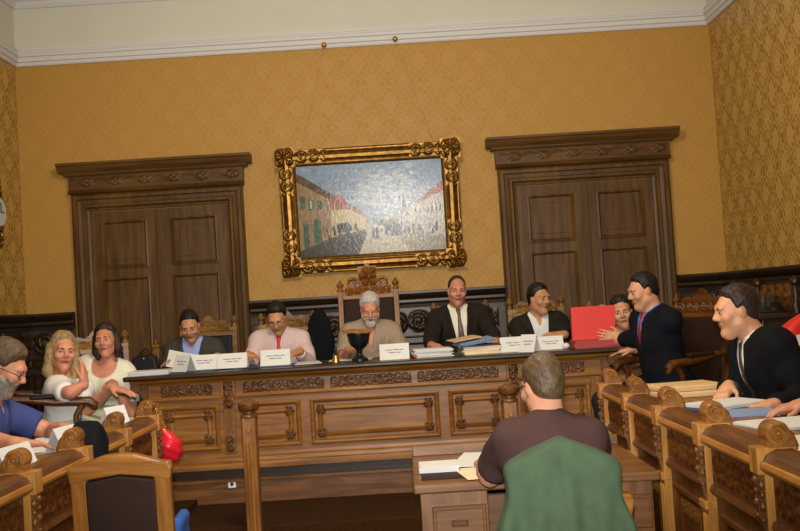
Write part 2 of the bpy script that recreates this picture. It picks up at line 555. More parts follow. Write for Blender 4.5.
for q, sg in ((tx0, -1), (tx1, 1)):
    # scrolled corbel under each overhanging end
    cb = MB()
    pr = [(0, H - .03), (sg * .10, H - .03), (sg * .105, H - .07), (sg * .085, H - .10), (sg * .05, H - .12), (sg * .03, H - .16), (sg * .045, H - .20), (sg * .03, H - .24), (sg * .0, H - .27)]
    cb.prism([(LX(q) + x, z) for x, z in pr], -.03, .06)
    cb.lathe([(0, -.045), (.035, -.045), (.042, 0), (.035, .08), (0, .08)], (LX(q) + sg * .075, 0, H - .075), 14, axis='y')
    cb.lathe([(0, -.04), (.02, -.04), (.024, 0), (.02, .07), (0, .07)], (LX(q) + sg * .03, 0, H - .205), 12, axis='y')
    cb = cb.build('corbel', M['carvz'], tb, smooth=True)
    MB().box(LX(q) - (.07 if sg > 0 else 0), LX(q) + (.07 if sg < 0 else 0), -.018, 0, .22, H - .185).build('end_stile', M['oakz'], tb, bevel=.003)

# ------------------------------------------------------------------ side benches with scroll posts
def bench(name, label, rz, x, ys):
    """ys: post places along the room; local x runs along the bench, face to -y"""
    sgn = 1 if rz > 0 else -1
    y0 = ys[0]
    t = thing(name, label, 'bench', (x, y0, 0), rz)
    lx = sorted(sgn * (y - y0) for y in ys)
    a, b_ = lx[0], lx[-1]
    zr = 1.0
    MB().box(a, b_, .0, .035, .0, .94).build('back_board', M['darkx'], t)
    MB().run(a, b_, [(-.035, .935), (-.042, .945), (-.042, .965), (-.03, .985), (.0, 1.0), (.05, 1.0), (.06, .985), (.06, .935)]).build('rail', M['benchx'], t, bevel=.002)
    MB().run(a, b_, [(-.03, .935), (-.046, .938), (-.05, .95), (-.046, .966), (-.03, .97)]).build('rail_moulding', M['palex'], t, bevel=.002)
    dt = MB().box(a, b_, .06, .47, .945, .965).build('desk_top', M['oakx'], t, bevel=.003)
    MB().run(a, b_, [(0, 0), (-.03, 0), (-.03, .11), (-.02, .125), (0, .13)]).build('plinth', M['darkx'], t, bevel=.002)
    for i in range(len(lx) - 1):
        p0, p1 = lx[i] + .035, lx[i + 1] - .035
        f = MB().box(p0, p1, -.012, 0, .79, .935).build('frieze', M['benchx'], t)
        MB().relief(p0 + .015, p1 - .015, .805, .92, -.0125, leafy, .012, 110, 22).build('frieze_carving', M['benchx'], f, smooth='all')
        pn = MB().run(p0, p1, [(0, .755), (-.02, .755), (-.028, .77), (-.02, .788), (0, .79)])
        pn.molding(p0 + .01, p1 - .01, .14, .75, [(0, 0), (0, .006), (.05, .006), (.052, .02), (.066, .022), (.078, .008), (.088, .002), (.10, .002)], -.001)
        pn.molding(p0 + .12, p1 - .12, .25, .64, [(0, 0), (.008, .008), (.018, .006), (.026, .001)], -.006)
        pn = pn.build('panel', M['benchz'], t)
        MB().relief(p0 + .13, p1 - .13, .59, .66, -.008, leafy, .012, 60, 14).build('panel_carving', M['carvx'], pn, smooth='all')
    for px in lx:
        ps = MB().box(px - .032, px + .032, -.035, .0, .0, .96)
        ps.box(px - .04, px + .04, -.05, .0, 0, .14).box(px - .038, px + .038, -.048, 0, .70, .73)
        for k in (-.017, 0, .017): ps.tube([(px + k, -.036, .17), (px + k, -.036, .68)], .0075, 6)
        ps.box(px - .036, px + .036, -.056, .065, .925, 1.005)
        ps = ps.build('post', M['palez'], t, bevel=.003)
        lf = MB()
        lf.prism([(-.0, .935), (-.055, .93), (-.07, .90), (-.052, .87), (-.066, .84), (-.06, .80), (-.042, .77), (-.035, .73), (0, .73)], -.024, .024, Matrix.Translation((px, -.01, 0)) @ Matrix.Rotation(R(90), 4, 'Z'))
        lf = MB()
        Tm = Matrix(((0, 1, 0, px), (1, 0, 0, -.005), (0, 0, 1, 0), (0, 0, 0, 1)))
        lf.prism([(0, .935), (-.045, .93), (-.054, .90), (-.042, .87), (-.052, .84), (-.048, .80), (-.040, .77), (-.035, .73), (0, .73)], -.014, .014, Tm)
        for dz, rr in ((.905, .017), (.875, .012), (.84, .016), (.80, .011)):
            lf.ball((px, -.052, dz), (rr * 1.1, rr * .7, rr * .8), 8); lf.ball((px - .018, -.042, dz - .012), (rr * .7, rr * .6, rr * .9), 8); lf.ball((px + .018, -.042, dz - .012), (rr * .7, rr * .6, rr * .9), 8)
        lf.build('leaf_bracket', M['carvz'], ps, smooth=True)
        fn = MB()
        zc = 1.046; rc = .037
        fn.lathe([(0, -.036), (rc * .96, -.036), (rc, -.03), (rc, .03), (rc * .96, .036), (0, .036)], (px, .012, zc), 24, axis='x')
        fn.box(px - .03, px + .03, -.02, .05, .985, 1.03)
        # strap curling down the back
        fn.tube([(px, .038, 1.05), (px, .054, 1.03), (px, .062, 1.0), (px, .06, .97)], [.016, .02, .022, .018], 8)
        for sx in (-1, 1):
            sp = []
            for k in range(30):
                th = k / 29 * 2 * PI * 2.1
                rr = .031 * (1 - k / 29 * .85)
                sp.append((px + sx * .037, .012 + sx * -rr * math.cos(th), zc + rr * math.sin(th)))
            fn.tube(sp, .005, 6)
            fn.ball((px + sx * .036, .012, zc), (.012, .010, .010), 10)
        fn.build('scroll_finial', M['oakx'], ps, smooth=True)
    return t
bench('council_bench', 'carved oak bench front with scroll finials along the right, brown folders on its desk', -90, 1.08, [5.42, 4.83, 4.23, 3.63, 3.03, 2.43, 1.83])
bench('council_bench', 'carved oak bench front with scroll finials along the left, black cloth over its rail', 90, -1.34, [1.7, 2.3, 2.88, 3.46, 4.04, 4.62, 5.2])

# gate posts in front of the landing
def gate_post(x, y, label):
    t = thing('gate_post', label, 'post', (x, y, 0), 0, 'turned oak posts before the dais')
    MB().box(-.04, .04, -.04, .04, 0, .9).build('shaft', M['oakz'], t, bevel=.006)
    f = MB()
    for k in (-.02, 0, .02):
        f.tube([(k, -.041, .12), (k, -.041, .76)], .007, 6)
    f.lathe([(0, -.010), (.012, -.010), (.016, 0), (0, 0)], (0, -.04, .83), 14, axis='y')
    f.build('fluting', M['oakz'], t, smooth=True)
    c = MB().lathe([(0, .9), (.046, .9), (.05, .905), (.048, .915), (.034, .922), (.034, .935), (.044, .945), (.055, .95), (.06, .965), (.06, .98), (.045, .992), (.02, 1.002), (0, 1.004)], n=24)
    c.build('turned_cap', M['carvz'], t, smooth=True)
    MB().box(-.05, .05, -.05, .05, 0, .1).build('foot', M['oakz'], t, bevel=.006)
    return t
gate_post(-.92, 5.78, 'slender fluted oak post with turned cap standing before the left table panels')
gate_post(.58, 5.78, "slender fluted oak post with turned cap by the seated clerk's head")

# socket on the step board
ws = MB().box(-.026, .026, -.008, 0, -.026, .026).build('wall_socket', M['plasticw'], None, bevel=.004)
MB().lathe([(0, -.002), (.012, -.002), (.012, 0), (0, 0)], (0, -.0085, 0), 14, axis='y').build('socket_hole', M['black'], ws)
ws.location = W(232, 484, 6.60); ws.location.y = 6.604
tag(ws, 'small white socket on the step board below the table front', 'socket')

# ------------------------------------------------------------------ painting
PW, PH = 1.53, 1.06
pt = thing('framed_painting', 'large street scene painting in ornate gilt frame on the gold wall', 'painting', (-.218, YB - .012, 1.805))
pt.rotation_euler = (R(5), 0, 0)
fw = .145
fr = MB().molding(-PW / 2, PW / 2, 0, PH, [(0, 0), (0, .035), (.012, .05), (.02, .05), (.028, .04), (.036, .052), (.06, .068), (.085, .062), (.098, .04), (.106, .036), (.114, .042), (.122, .042), (.13, .028), (fw - .006, .022), (fw, .008)], 0, fill=False)
fr = fr.build('frame', M['gold'], pt, smooth=True)
MB().box(-PW / 2 + .01, PW / 2 - .01, -.006, 0, .01, PH - .01).build('backing_board', M['darkx'], pt)
for cx_ in (-1, 1):
    for cz in (0, 1):
        orn = MB()
        x_, z_ = cx_ * (PW / 2 - .06), .06 + cz * (PH - .12)
        orn.relief(x_ - .085, x_ + .085, z_ - .085, z_ + .085, -.05, lambda u, w: max(rosette(u, w), .6 * scroll(u * 2, w)), .04, 30, 30)
        orn.relief(x_ - cx_ * .22 - .13, x_ - cx_ * .22 + .13, z_ - .055, z_ + .055, -.052, scroll, .03, 44, 18)
        sz = -1 if cz else 1
        Tm = Matrix.Translation((x_, 0, z_ + sz * .21)) @ Matrix.Rotation(R(90), 4, 'Y')
        orn.relief(-.12, .12, -.055, .055, -.052, scroll, .03, 44, 18, Tm)
        orn.build('corner_ornament', M['gold'], fr, smooth='all')
bd = MB()
n_b = 70
for i in range(n_b):
    x_ = -PW / 2 + .128 + (PW - .256) * i / (n_b - 1)
    bd.ball((x_, -.03, .128), .009, 6); bd.ball((x_, -.03, PH - .128), .009, 6)
for i in range(46):
    z_ = .128 + (PH - .256) * i / 45
    bd.ball((-PW / 2 + .128, -.03, z_), .009, 6); bd.ball((PW / 2 - .128, -.03, z_), .009, 6)
bd.build('beading', M['gold'], fr, smooth='all')

# the canvas: strokes of flat paint under a glossy varnish
def paint(c, var=.35):
    t = NT('oil_paint')
    v = t.coord((1, 1, 1))
    n = t.noise(v, 16, 5, .65, 1.2)
    st = t.noise(t.coord((1, 1, .5)), 46, 4, .6, 1.5)
    col = srgb(c)
    lo = tuple(x * (1 - var) for x in col[:3]) + (1,)
    hi = tuple(min(1, x * (1 + var)) for x in col[:3]) + (1,)
    t.bump(st, .08, .012)
    return t.set(Base_Color=t.ramp(n, [(.3, lo), (.7, hi)]), Roughness=.18, Specular_IOR_Level=.2)
pc = {k: paint(c, v) for k, c, v in (('sky', '#8194ab', .16), ('cloud', '#a3acb2', .14), ('street', '#948d7c', .22), ('shade', '#4a4842', .3), ('wall1', '#8c7654', .25), ('roof1', '#5a4530', .25), ('wall2', '#b7a883', .2), ('roof2', '#9a5f50', .25), ('far', '#98938a', .25), ('right', '#a9a497', .22), ('green', '#46604e', .2), ('dark', '#3d3c40', .35), ('spire', '#6b7076', .2), ('tree', '#5f6553', .3), ('lite', '#b3ab97', .16))}
keys = list(pc)
cv = MB()
cw, ch = PW - 2 * fw + .01, PH - 2 * fw + .01
lay = [0]
def poly(k, pts):
    cv.cur = keys.index(k)
    lay[0] += 1
    y = -.0085 - .00002 * lay[0]
    vs = [(-cw / 2 + cw * s, y, PH / 2 + ch / 2 - ch * t) for s, t in pts]
    cv.add(vs, [tuple(range(len(vs) - 1, -1, -1))])
poly('sky', [(0, 0), (1, 0), (1, .72), (0, .72)])
rb_ = random.Random(9)
for k in range(420):
    s_, t_ = rb_.uniform(.0, .97), rb_.uniform(.01, .64)
    w_, h_ = rb_.uniform(.015, .05), rb_.uniform(.008, .022)
    dens = math.exp(-((s_ - .66) / .3) ** 2 - ((t_ - .36) / .25) ** 2) + .25 * math.sin(s_ * 9 + t_ * 14)
    an = rb_.uniform(-.5, .5)
    q_ = [(-w_, -h_ * .4), (0, -h_), (w_, -h_ * .3), (w_ * .8, h_ * .6), (-w_ * .2, h_), (-w_ * .9, h_ * .5)]
    pts = [(min(.995, max(.005, s_ + x * math.cos(an) - y * math.sin(an))), min(.70, max(.005, t_ + x * math.sin(an) + y * math.cos(an)))) for x, y in q_]
    poly('cloud' if dens > rb_.uniform(.1, .75) else 'sky', pts)
poly('street', [(0, .68), (1, .62), (1, 1), (0, 1)])
poly('lite', [(.48, .68), (.56, .68), (.78, 1), (.36, 1)])
poly('far', [(.36, .50), (.40, .49), (.47, .60), (.52, .66), (.52, .72), (.36, .74)])
poly('far', [(.56, .66), (.60, .58), (.64, .60), (.68, .56), (.72, .55), (.76, .53), (.76, .72), (.56, .70)])
poly('spire', [(.722, .36), (.730, .36), (.742, .55), (.71, .55)])
poly('tree', [(.53, .66), (.56, .62), (.60, .64), (.66, .62), (.68, .66), (.66, .70), (.54, .70)])
poly('wall2', [(.22, .42), (.33, .42), (.37, .52), (.46, .62), (.46, .74), (.22, .78)])
poly('roof2', [(.21, .33), (.31, .35), (.34, .42), (.37, .51), (.33, .50), (.21, .50)])
poly('roof2', [(.37, .45), (.41, .50), (.48, .61), (.46, .61), (.38, .52)])
poly('wall1', [(0, .14), (.22, .36), (.22, .80), (0, .94)])
poly('roof1', [(0, .08), (.05, .12), (.25, .34), (.22, .38), (0, .17)])
for (a, b, c, d2) in ((.02, .32, .055, .46), (.075, .36, .11, .48), (.14, .38, .17, .48)):
    poly('green', [(a, b), (c, b + .02), (c, d2), (a, d2 + .01)])
poly('lite', [(.085, .38), (.10, .385), (.10, .47), (.085, .47)])
for (a, b, c, d2) in ((.03, .62, .065, .90), (.10, .60, .15, .84)):
    poly('green', [(a, b + .02), ((a + c) / 2, b - .02), (c, b + .02), (c, d2), (a, d2 + .02)])
poly('right', [(.76, .53), (.84, .45), (.93, .33), (1, .28), (1, .84), (.88, .80), (.76, .72)])
poly('roof2', [(.82, .46), (.88, .38), (.95, .29), (1, .24), (1, .36), (.93, .40), (.86, .46)])
for k in range(7):
    a = .80 + k * .028
    poly('dark', [(a, .54 - k * .008), (a + .01, .54 - k * .008), (a + .01, .58), (a, .58)])
    poly('far', [(a, .62), (a + .012, .62), (a + .012, .70 + k * .008), (a, .70 + k * .008)])
poly('shade', [(.0, .93), (.22, .80), (.46, .73), (.46, .80), (.40, 1), (0, 1)])
poly('dark', [(.26, .66), (.33, .64), (.36, .68), (.36, .74), (.26, .75)])
rr = random.Random(3)
for k in range(60):
    s_ = rr.choice([rr.uniform(.18, .42), rr.uniform(.62, .80), rr.uniform(.45, .95)])
    t_ = rr.uniform(.72, .82); hh = rr.uniform(.03, .075)
    poly(rr.choice(['dark', 'shade', 'dark', 'spire', 'roof1']), [(s_, t_ - hh * .9), (s_ + .006, t_ - hh), (s_ + .012, t_ - hh * .9), (s_ + .016, t_), (s_ - .004, t_)])
for s_, t_ in ((.50, .84), (.525, .845), (.59, .80), (.655, .82)):
    poly('dark', [(s_, t_ - .12), (s_ + .008, t_ - .135), (s_ + .016, t_ - .12), (s_ + .02, t_), (s_ - .004, t_)])
cv.build('canvas', pc[keys[0]], pt, mats=[pc[k] for k in keys[1:]])

for (hx, hy), (wx, wy), lb in (((324, 45), (301, 143), 'brass picture hook on the cornice, left one of two above the painting'), ((395, 39), (433, 134), 'brass picture hook on the cornice, right one of two above the painting')):
    p = W(hx, hy, YB - .07); q = W(wx, wy, YB - .10)
    h = thing('picture_hook', lb, 'hook', (p.x, YB - .02, p.z), 0, 'picture hooks above the painting')
    MB().ball((0, -.055, 0), .024, 12).tube([(0, -.03, 0), (0, .02, .0)], .008).build('knob', M['brass'], h, smooth=True)
    MB().tube([(0, -.02, 0), (q.x - p.x, -.075, 2.86 - p.z)], .0009, 5).build('wire', M['wire'], h)

# gilded clock on the left wall
ck = thing('wall_clock', 'gilded wall clock with pale dial on the left wall', 'clock', (XL + .005, 7.93, 2.42), 90)
cs = MB()
cs.prism([(.17 * math.cos(a) * (1 + .12 * math.cos(6 * a)), .24 * math.sin(a) * (1 + .10 * math.cos(5 * a))) for a in [2 * PI * k / 48 for k in range(48)]], -.05, 0)
cs.relief(-.09, .09, .14, .27, -.05, rosette, .04, 20, 20).relief(-.09, .09, -.29, -.14, -.05, rosette, .04, 20, 20)
cs.build('case', M['gold'], ck, smooth=True)
MB().lathe([(0, -.03), (.11, -.03), (.118, -.015), (.118, 0), (0, 0)], (0, -.05, 0), 32, axis='y').build('dial', M['cornice'], ck, smooth=True)
MB().box(-.006, .006, -.085, -.081, 0, .075).box(0, .05, -.088, -.084, -.005, .005).build('hands', M['iron'], ck)

# ------------------------------------------------------------------ chairs
def chair(name, label, loc, rz, w=.46, post=1.05, crest=.10, throne=False, arms=True, leather='leatherd', group=None, wood_='carv', ah=.67):
    """carved armchair, front to +y of its own frame"""
    wx, wz = M.get(wood_ + 'x'), M.get(wood_ + 'z')
    if wood_ == 'gilt': wx = wz = M['giltwood']
    t = thing(name, label, 'chair', loc, rz, group)
    hw = w / 2
    sd = .46
    MB().box(-hw + .01, hw - .01, -sd / 2 + .02, sd / 2, .30, .35).build('seat_frame', wx, t, bevel=.006)
    MB().box(-hw + .025, hw - .025, -sd / 2 + .03, sd / 2 - .015, .35, .385).build('seat', M[leather], t, bevel=.012, seg=3)
    for sx in (-1, 1):
        MB().lathe([(.02, 0), (.026, .02), (.018, .05), (.022, .17), (.03, .22), (.02, .24), (.03, .26), (.03, .35)], (sx * (hw - .03), sd / 2 - .03, 0), 12).build('leg', wz, t, smooth=True)
        MB().box(sx * (hw - .02) - .02, sx * (hw - .02) + .02, -sd / 2 - .02, -sd / 2 + .02, 0, .42).build('leg', wz, t, bevel=.004)
    MB().box(-hw + .03, hw - .03, -.015, .015, .14, .17).build('stretcher', wx, t, bevel=.004)
    tilt = Matrix.Translation((0, -sd / 2, .42)) @ Matrix.Rotation(R(6), 4, 'X')
    ph = post - .42
    for sx in (-1, 1):
        pm = MB().box(sx * (hw - .022) - .022, sx * (hw - .022) + .022, -.02, .02, -.02, ph - .06, tilt)
        pm = pm.build('back_post', wz, t, bevel=.005)
        MB().lathe([(0, ph - .06), (.026, ph - .06), (.028, ph - .045), (.016, ph - .04), (.016, ph - .03), (.028, ph - .018), (.030, ph - .004), (.018, ph + .012), (.012, ph + .02), (.008, ph + .032), (0, ph + .036)], (sx * (hw - .022), 0, 0), 14, tilt).build('finial', wz, pm, smooth=True)
    MB().box(-hw + .04, hw - .04, -.03, .03, .10, ph - .13, tilt).build('backrest', M[leather], t, bevel=.018, seg=3)
    MB().box(-hw + .04, hw - .04, -.018, .018, .06, .10, tilt).build('back_rail', wx, t, bevel=.004)
    MB().box(-hw + .04, hw - .04, -.018, .018, ph - .13, ph - .09, tilt).build('back_rail', wx, t, bevel=.004)
    c = MB()
    z0 = ph - .10
    iw = hw - .04
    out = [(-iw, z0)]
    for k in range(25):
        a = -1 + 2 * k / 24
        env = (1 - abs(a)) ** .8
        zz = z0 + .045 + crest * env + .018 * math.cos(a * 9.4)
        if throne: zz += .11 * math.exp(-(a / .28) ** 2)
        out.append((a * iw, zz))
    out.append((iw, z0))
    c.prism(out, -.018, .018, tilt)
    for face in (1, -1):
        Tm = tilt @ (Matrix.Rotation(PI, 4, 'Z') if face > 0 else Matrix.Identity(4))
        c.relief(-iw + .02, iw - .02, z0 + .005, z0 + .045 + crest * .30, -.018, scroll, .02, 60, 14, Tm)
        if throne:
            c.relief(-.075, .075, z0 + .06, z0 + .24, -.018, rosette, .04, 24, 24, Tm)
            for sx in (-1, 1):
                sp = []
                for k in range(22):
                    th = k / 21 * 2 * PI * 1.3; r2 = .05 * (1 - k / 21 * .75)
                    sp.append((sx * (.125 - r2 * math.cos(th)), -.02, z0 + .10 + r2 * math.sin(th)))
                c.tube(sp, .011, 6, Tm)
    c.build('crest', wx, t, smooth=True)
    if arms:
        for sx in (-1, 1):
            xa = sx * (hw - .005)
            am = MB().tube([(xa, -sd / 2, ah + .03), (xa, -.12, ah + .02), (xa, .02, ah - .005), (xa, .14, ah - .01), (xa, .20, ah - .015), (xa, .235, ah - .04), (xa, .23, ah - .065)], [.02, .021, .024, .027, .03, .028, .02], 10)
            am = am.build('armrest', wx, t, smooth=True)
            MB().tube([(xa, .17, ah - .025), (xa, .13, ah - .09), (xa, .13, .50), (xa, .17, .42), (xa, .17, .34)], [.022, .018, .018, .022, .022], 8).build('arm_support', wx, am, smooth=True)
            MB().box(xa - .026, xa + .026, -.12, .08, ah + .018, ah + .045).build('arm_pad', M[leather], am, bevel=.011, seg=3)
    return t
yb = 7.93
chair('throne_chair', "president's tall carved chair with crested back behind the white bearded man", (-.275, yb - .02, DAIS), 180, .50, 1.33, .10, True, False, 'leather', None, 'oak')
c0 = chair('carved_armchair', 'carved armchair behind the man in the grey jacket', (-1.60, yb, DAIS), 180, .47, 1.10, .085, False, False, 'leatherd', None, 'gilt')
dup_at(c0, (-.955, yb, DAIS), 180, 'carved armchair behind the man in the pale shirt and red tie')
dup_at(c0, (.47, yb + .02, DAIS), 180, 'carved armchair behind the bald man in the dark suit')
dup_at(c0, (1.09, yb, DAIS), 180, 'carved armchair behind the man with open white collar, near the red folder')
dup_at(c0, (-2.16, 7.05, SIDE), -160, 'carved armchair with gilt crest behind the dark haired woman in white')
ca = chair('carved_armchair', 'dark leather armchair under the long haired woman in white', (-2.12, 6.0, SIDE), -72, .52, 1.02, .05, False, True, 'leatherd', None, 'bench', .76)
chair('carved_armchair', 'high backed carved armchair of the man holding the red folder', (1.70, 6.48, SIDE), 115, .54, 1.12, .10, False, True, 'leather', None, 'bench', .74)
cb_ = chair('carved_armchair', 'leather chair under the person in the blue shirt', (-2.14, 4.48, PLAT), -90, .46, .90, .04, False, False, 'leatherd', None, 'bench')
dup_at(cb_, (1.97, 4.66, PLAT), 100, 'leather chair under the heavy man in the black suit')
dup_at(cb_, (2.18, 3.84, PLAT), 90, 'leather chair at the right edge, under the person in the grey sleeve')
dup_at(c0, (1.62, 7.52, SIDE), 170, 'carved armchair under the woman half hidden by the red folder')

# plain upholstered chairs on the floor
def plain_chair(name, label, loc, rz, top=1.02, w=.40):
    t = thing(name, label, 'chair', loc, rz)
    hw = w / 2
    MB().box(-hw, hw, -.2, .22, .40, .44).build('seat_frame', M['oakx'], t, bevel=.006)
    MB().box(-hw + .015, hw - .015, -.18, .21, .44, .47).build('seat', M['leather'], t, bevel=.012, seg=3)
    for sx in (-1, 1):
        MB().box(sx * (hw - .022) - .02, sx * (hw - .022) + .02, .17, .21, 0, .41).build('leg', M['oakz'], t, bevel=.004)
        MB().box(sx * (hw - .022) - .02, sx * (hw - .022) + .02, -.22, -.18, 0, .46).build('leg', M['oakz'], t, bevel=.004)
    tl = Matrix.Translation((0, -.2, .45)) @ Matrix.Rotation(R(5), 4, 'X')
    h = top - .45
    for sx in (-1, 1):
        MB().box(sx * (hw - .03) - .03, sx * (hw - .03) + .03, -.018, .018, -.03, h - .04, tl).build('back_post', M['oakz'], t, bevel=.007)
    a = hw
    MB().prism([(-a, h - .105), (-a - .008, h - .06), (-a, h - .038), (-a * .82, h - .034), (-a * .3, h - .004), (0, h), (a * .3, h - .004), (a * .82, h - .034), (a, h - .038), (a + .008, h - .06), (a, h - .105), (a * .6, h - .088), (0, h - .075), (-a * .6, h - .088)], -.022, .022, tl).build('top_rail', M['oakx'], t, bevel=.008)
    MB().prism([(-a + .055, .06), (a - .055, .06), (a - .055, h - .098), (0, h - .078), (-a + .055, h - .098)], -.022, .03, tl).build('backrest', M['leather'], t, bevel=.008)
    MB().box(-a + .05, a - .05, -.016, .016, .02, .065, tl).build('back_rail', M['oakx'], t, bevel=.004)
    return t
plain_chair('upholstered_chair', 'oak chair with brown leather back standing empty beside the left bench', (-1.065, 3.92, 0), 0, 1.02, .365)
plain_chair('upholstered_chair', "oak chair under the clerk, hung with the green jacket", (.52, 3.52, 0), 0, .88, .37)

# ------------------------------------------------------------------ clerk's desk
dk = thing('writing_desk', "small wooden drawer desk of the clerk in front of the council table", 'desk', (.50, 4.47, 0))
MB().box(-.50, .50, -.40, .40, .725, .76).build('desk_top', M['deskx'], dk, bevel=.008)
MB().box(-.495, .495, .375, .40, .76, .81).build('gallery', M['deskx'], dk, bevel=.004)
for sx in (-1, 1):
    x0, x1 = (-.475, -.20) if sx < 0 else (.20, .475)
    pd = MB().box(x0, x1, -.35, .37, .06, .725).build('pedestal', M['deskz'], dk, bevel=.004)
    for k in range(3):
        z1 = .665 - k * .155
        dr = MB().molding(x0 + .045, x1 - .01, z1 - .135, z1, [(0, 0), (0, .016), (.006, .02), (.012, .02), (.016, .017)], -.35).build('drawer', M['deskx'], dk)
        dr.parent = dk
        xm = (x0 + .045 + x1 - .01) / 2
        MB().molding(xm - .035, xm + .035, z1 - .085, z1 - .055, [(0, 0), (0, .008), (.004, .008), (.007, .002)], -.367).build('drawer_pull', M['carvx'], dr)
    MB().box(x0 + .02, x1 - .02, -.33, .35, 0, .06).build('foot', M['darkx'], dk)
MB().box(-.20, .20, .33, .35, .25, .725).build('modesty_panel', M['deskx'], dk)

# ------------------------------------------------------------------ sideboard by the right wall
sb = thing('sideboard', 'dark carved sideboard against the right wall holding glassware', 'sideboard', (XR - .13, 7.25, SIDE), -90)
sb_h = .98
MB().box(-.62, .62, -.30, 0, .06, sb_h - .03).build('carcass', M['darkx'], sb, bevel=.004)
MB().box(-.65, .65, -.33, 0, sb_h - .03, sb_h).build('sideboard_top', M['darkx'], sb, bevel=.005)
for k in range(3):
    x0 = -.6 + k * .4
    dd = MB().molding(x0 + .01, x0 + .39, .1, sb_h - .06, [(0, 0), (0, .014), (.04, .016), (.05, .004), (.07, .004), (.09, .012)], -.30).build('door', M['darkz'], sb)
    MB().ball((x0 + .35, -.325, .5), .012, 10).build('knob', M['brass'], dd, smooth='all')
bk = MB().box(-.62, .62, -.03, 0, sb_h, sb_h + .22).build('back_panel', M['darkx'], sb, bevel=.004)
MB().relief(-.6, .6, sb_h + .04, sb_h + .20, -.031, scroll, .03, 110, 18).build('carving', M['carvx'], bk, smooth='all')
for sx in (-.6, -.1, .6):
    MB().lathe([(.03, sb_h), (.03, sb_h + .05), (.018, sb_h + .07), (.026, sb_h + .12), (.016, sb_h + .18), (.034, sb_h + .20), (.034, sb_h + .22), (.012, sb_h + .24), (0, sb_h + .25)], (sx, -.06, 0), 12).build('carved_post', M['darkz'], sb, smooth=True)
MB().box(-.6, .6, -.28, -.02, 0, .06).build('plinth', M['darkx'], sb)

tr = W(764, 310, 7.30)
tz = SIDE + sb_h
tray = MB().box(-.12, .12, -.09, .09, 0, .012).build('tray', M['iron'], None, bevel=.004)
tray.location = (2.50, 6.98, tz)
tag(tray, 'dark tray under the drinking glasses on the sideboard', 'tray')
def gl(x, y, k, pos):
    g = MB()
    h = .115
    g.lathe([(0, 0), (.026, 0), (.030, .03), (.033, h), (.030, h), (.027, .03), (.022, .008), (0, .008)], n=8)
    o = g.build('drinking_glass', M['glass'], None)
    o.location = (x, y, tz + .0122)
    tag(o, 'clear drinking glass standing upright on the sideboard tray', 'glass', 'drinking glasses on the sideboard tray')
for i in range(3):
    for j in range(2):
        gl(2.42 + i * .075, 6.945 + j * .075, i * 2 + j, None)

# ================================================================== people: implicit bodies
def axis(lo, hi, h, fine):
    xs = [lo]
    while xs[-1] < hi:
        x = xs[-1]; st = h
        for a, b, hf in fine:
            if a - hf <= x <= b: st = min(st, hf)
            elif x < a and x + st > a: st = min(st, max(a - x, hf))
        xs.append(x + st)
    return np.array(xs)

class Field:
    def __init__(s, lo, hi, h, fines=()):
        s.ax = [axis(lo[i], hi[i], h, [(f[0][i], f[1][i], f[2]) for f in fines]) for i in range(3)]
        s.f = np.full([len(a) for a in s.ax], .5, np.float32)
    def blk(s, lo, hi, pad):
        sl = []; g = []
        for i in range(3):
            a = max(0, np.searchsorted(s.ax[i], lo[i] - pad) - 1); b = min(len(s.ax[i]), np.searchsorted(s.ax[i], hi[i] + pad) + 1)
            sl.append(slice(a, b)); sh = [1, 1, 1]; sh[i] = -1
            g.append(s.ax[i][a:b].reshape(sh).astype(np.float32))
        return tuple(sl), g
    def add(s, prim, k=.02, t=0.0):
        fn, lo, hi = prim
        sl, g = s.blk(lo, hi, k + .06 + t)
        if 0 in s.f[sl].shape: return
        d = fn(*g) - t
        a = s.f[sl]
        if k > 0:
            h = np.maximum(k - np.abs(a - d), 0) / k
            s.f[sl] = np.minimum(a, d) - h * h * k * .25
        else:
            s.f[sl] = np.minimum(a, d)
    def sub(s, prim, k=.01):
        fn, lo, hi = prim
        sl, g = s.blk(lo, hi, k + .02)
        if 0 in s.f[sl].shape: return
        d = -fn(*g); a = s.f[sl]
        if k > 0:
            h = np.maximum(k - np.abs(a - d), 0) / k
            s.f[sl] = np.maximum(a, d) + h * h * k * .25
        else: s.f[sl] = np.maximum(a, d)
    def grid(s):
        return [s.ax[i].reshape([-1 if j == i else 1 for j in range(3)]).astype(np.float32) for i in range(3)]

def cap(a, b, ra, rb):
    a = np.array(a, float); b = np.array(b, float); ba = b - a; L2 = max(float(ba @ ba), 1e-9)
    def fn(X, Y, Z):
        px, py, pz = X - a[0], Y - a[1], Z - a[2]
        t = np.clip((px * ba[0] + py * ba[1] + pz * ba[2]) / L2, 0, 1)
        return np.sqrt((px - t * ba[0]) ** 2 + (py - t * ba[1]) ** 2 + (pz - t * ba[2]) ** 2) - (ra + (rb - ra) * t)
    m = max(ra, rb)
    return fn, np.minimum(a, b) - m, np.maximum(a, b) + m

def ell(c, r, Rm=None):
    c = np.array(c, float); r = np.array(r, float)
    Rn = np.eye(3) if Rm is None else np.array(Rm)
    def fn(X, Y, Z):
        px, py, pz = X - c[0], Y - c[1], Z - c[2]
        q = [Rn[0, i] * px + Rn[1, i] * py + Rn[2, i] * pz for i in range(3)]
        k0 = np.sqrt((q[0] / r[0]) ** 2 + (q[1] / r[1]) ** 2 + (q[2] / r[2]) ** 2)
        k1 = np.sqrt((q[0] / r[0] ** 2) ** 2 + (q[1] / r[1] ** 2) ** 2 + (q[2] / r[2] ** 2) ** 2)
        return k0 * (k0 - 1) / np.maximum(k1, 1e-6)
    ext = np.sqrt(((Rn * r) ** 2).sum(1))
    return fn, c - ext, c + ext

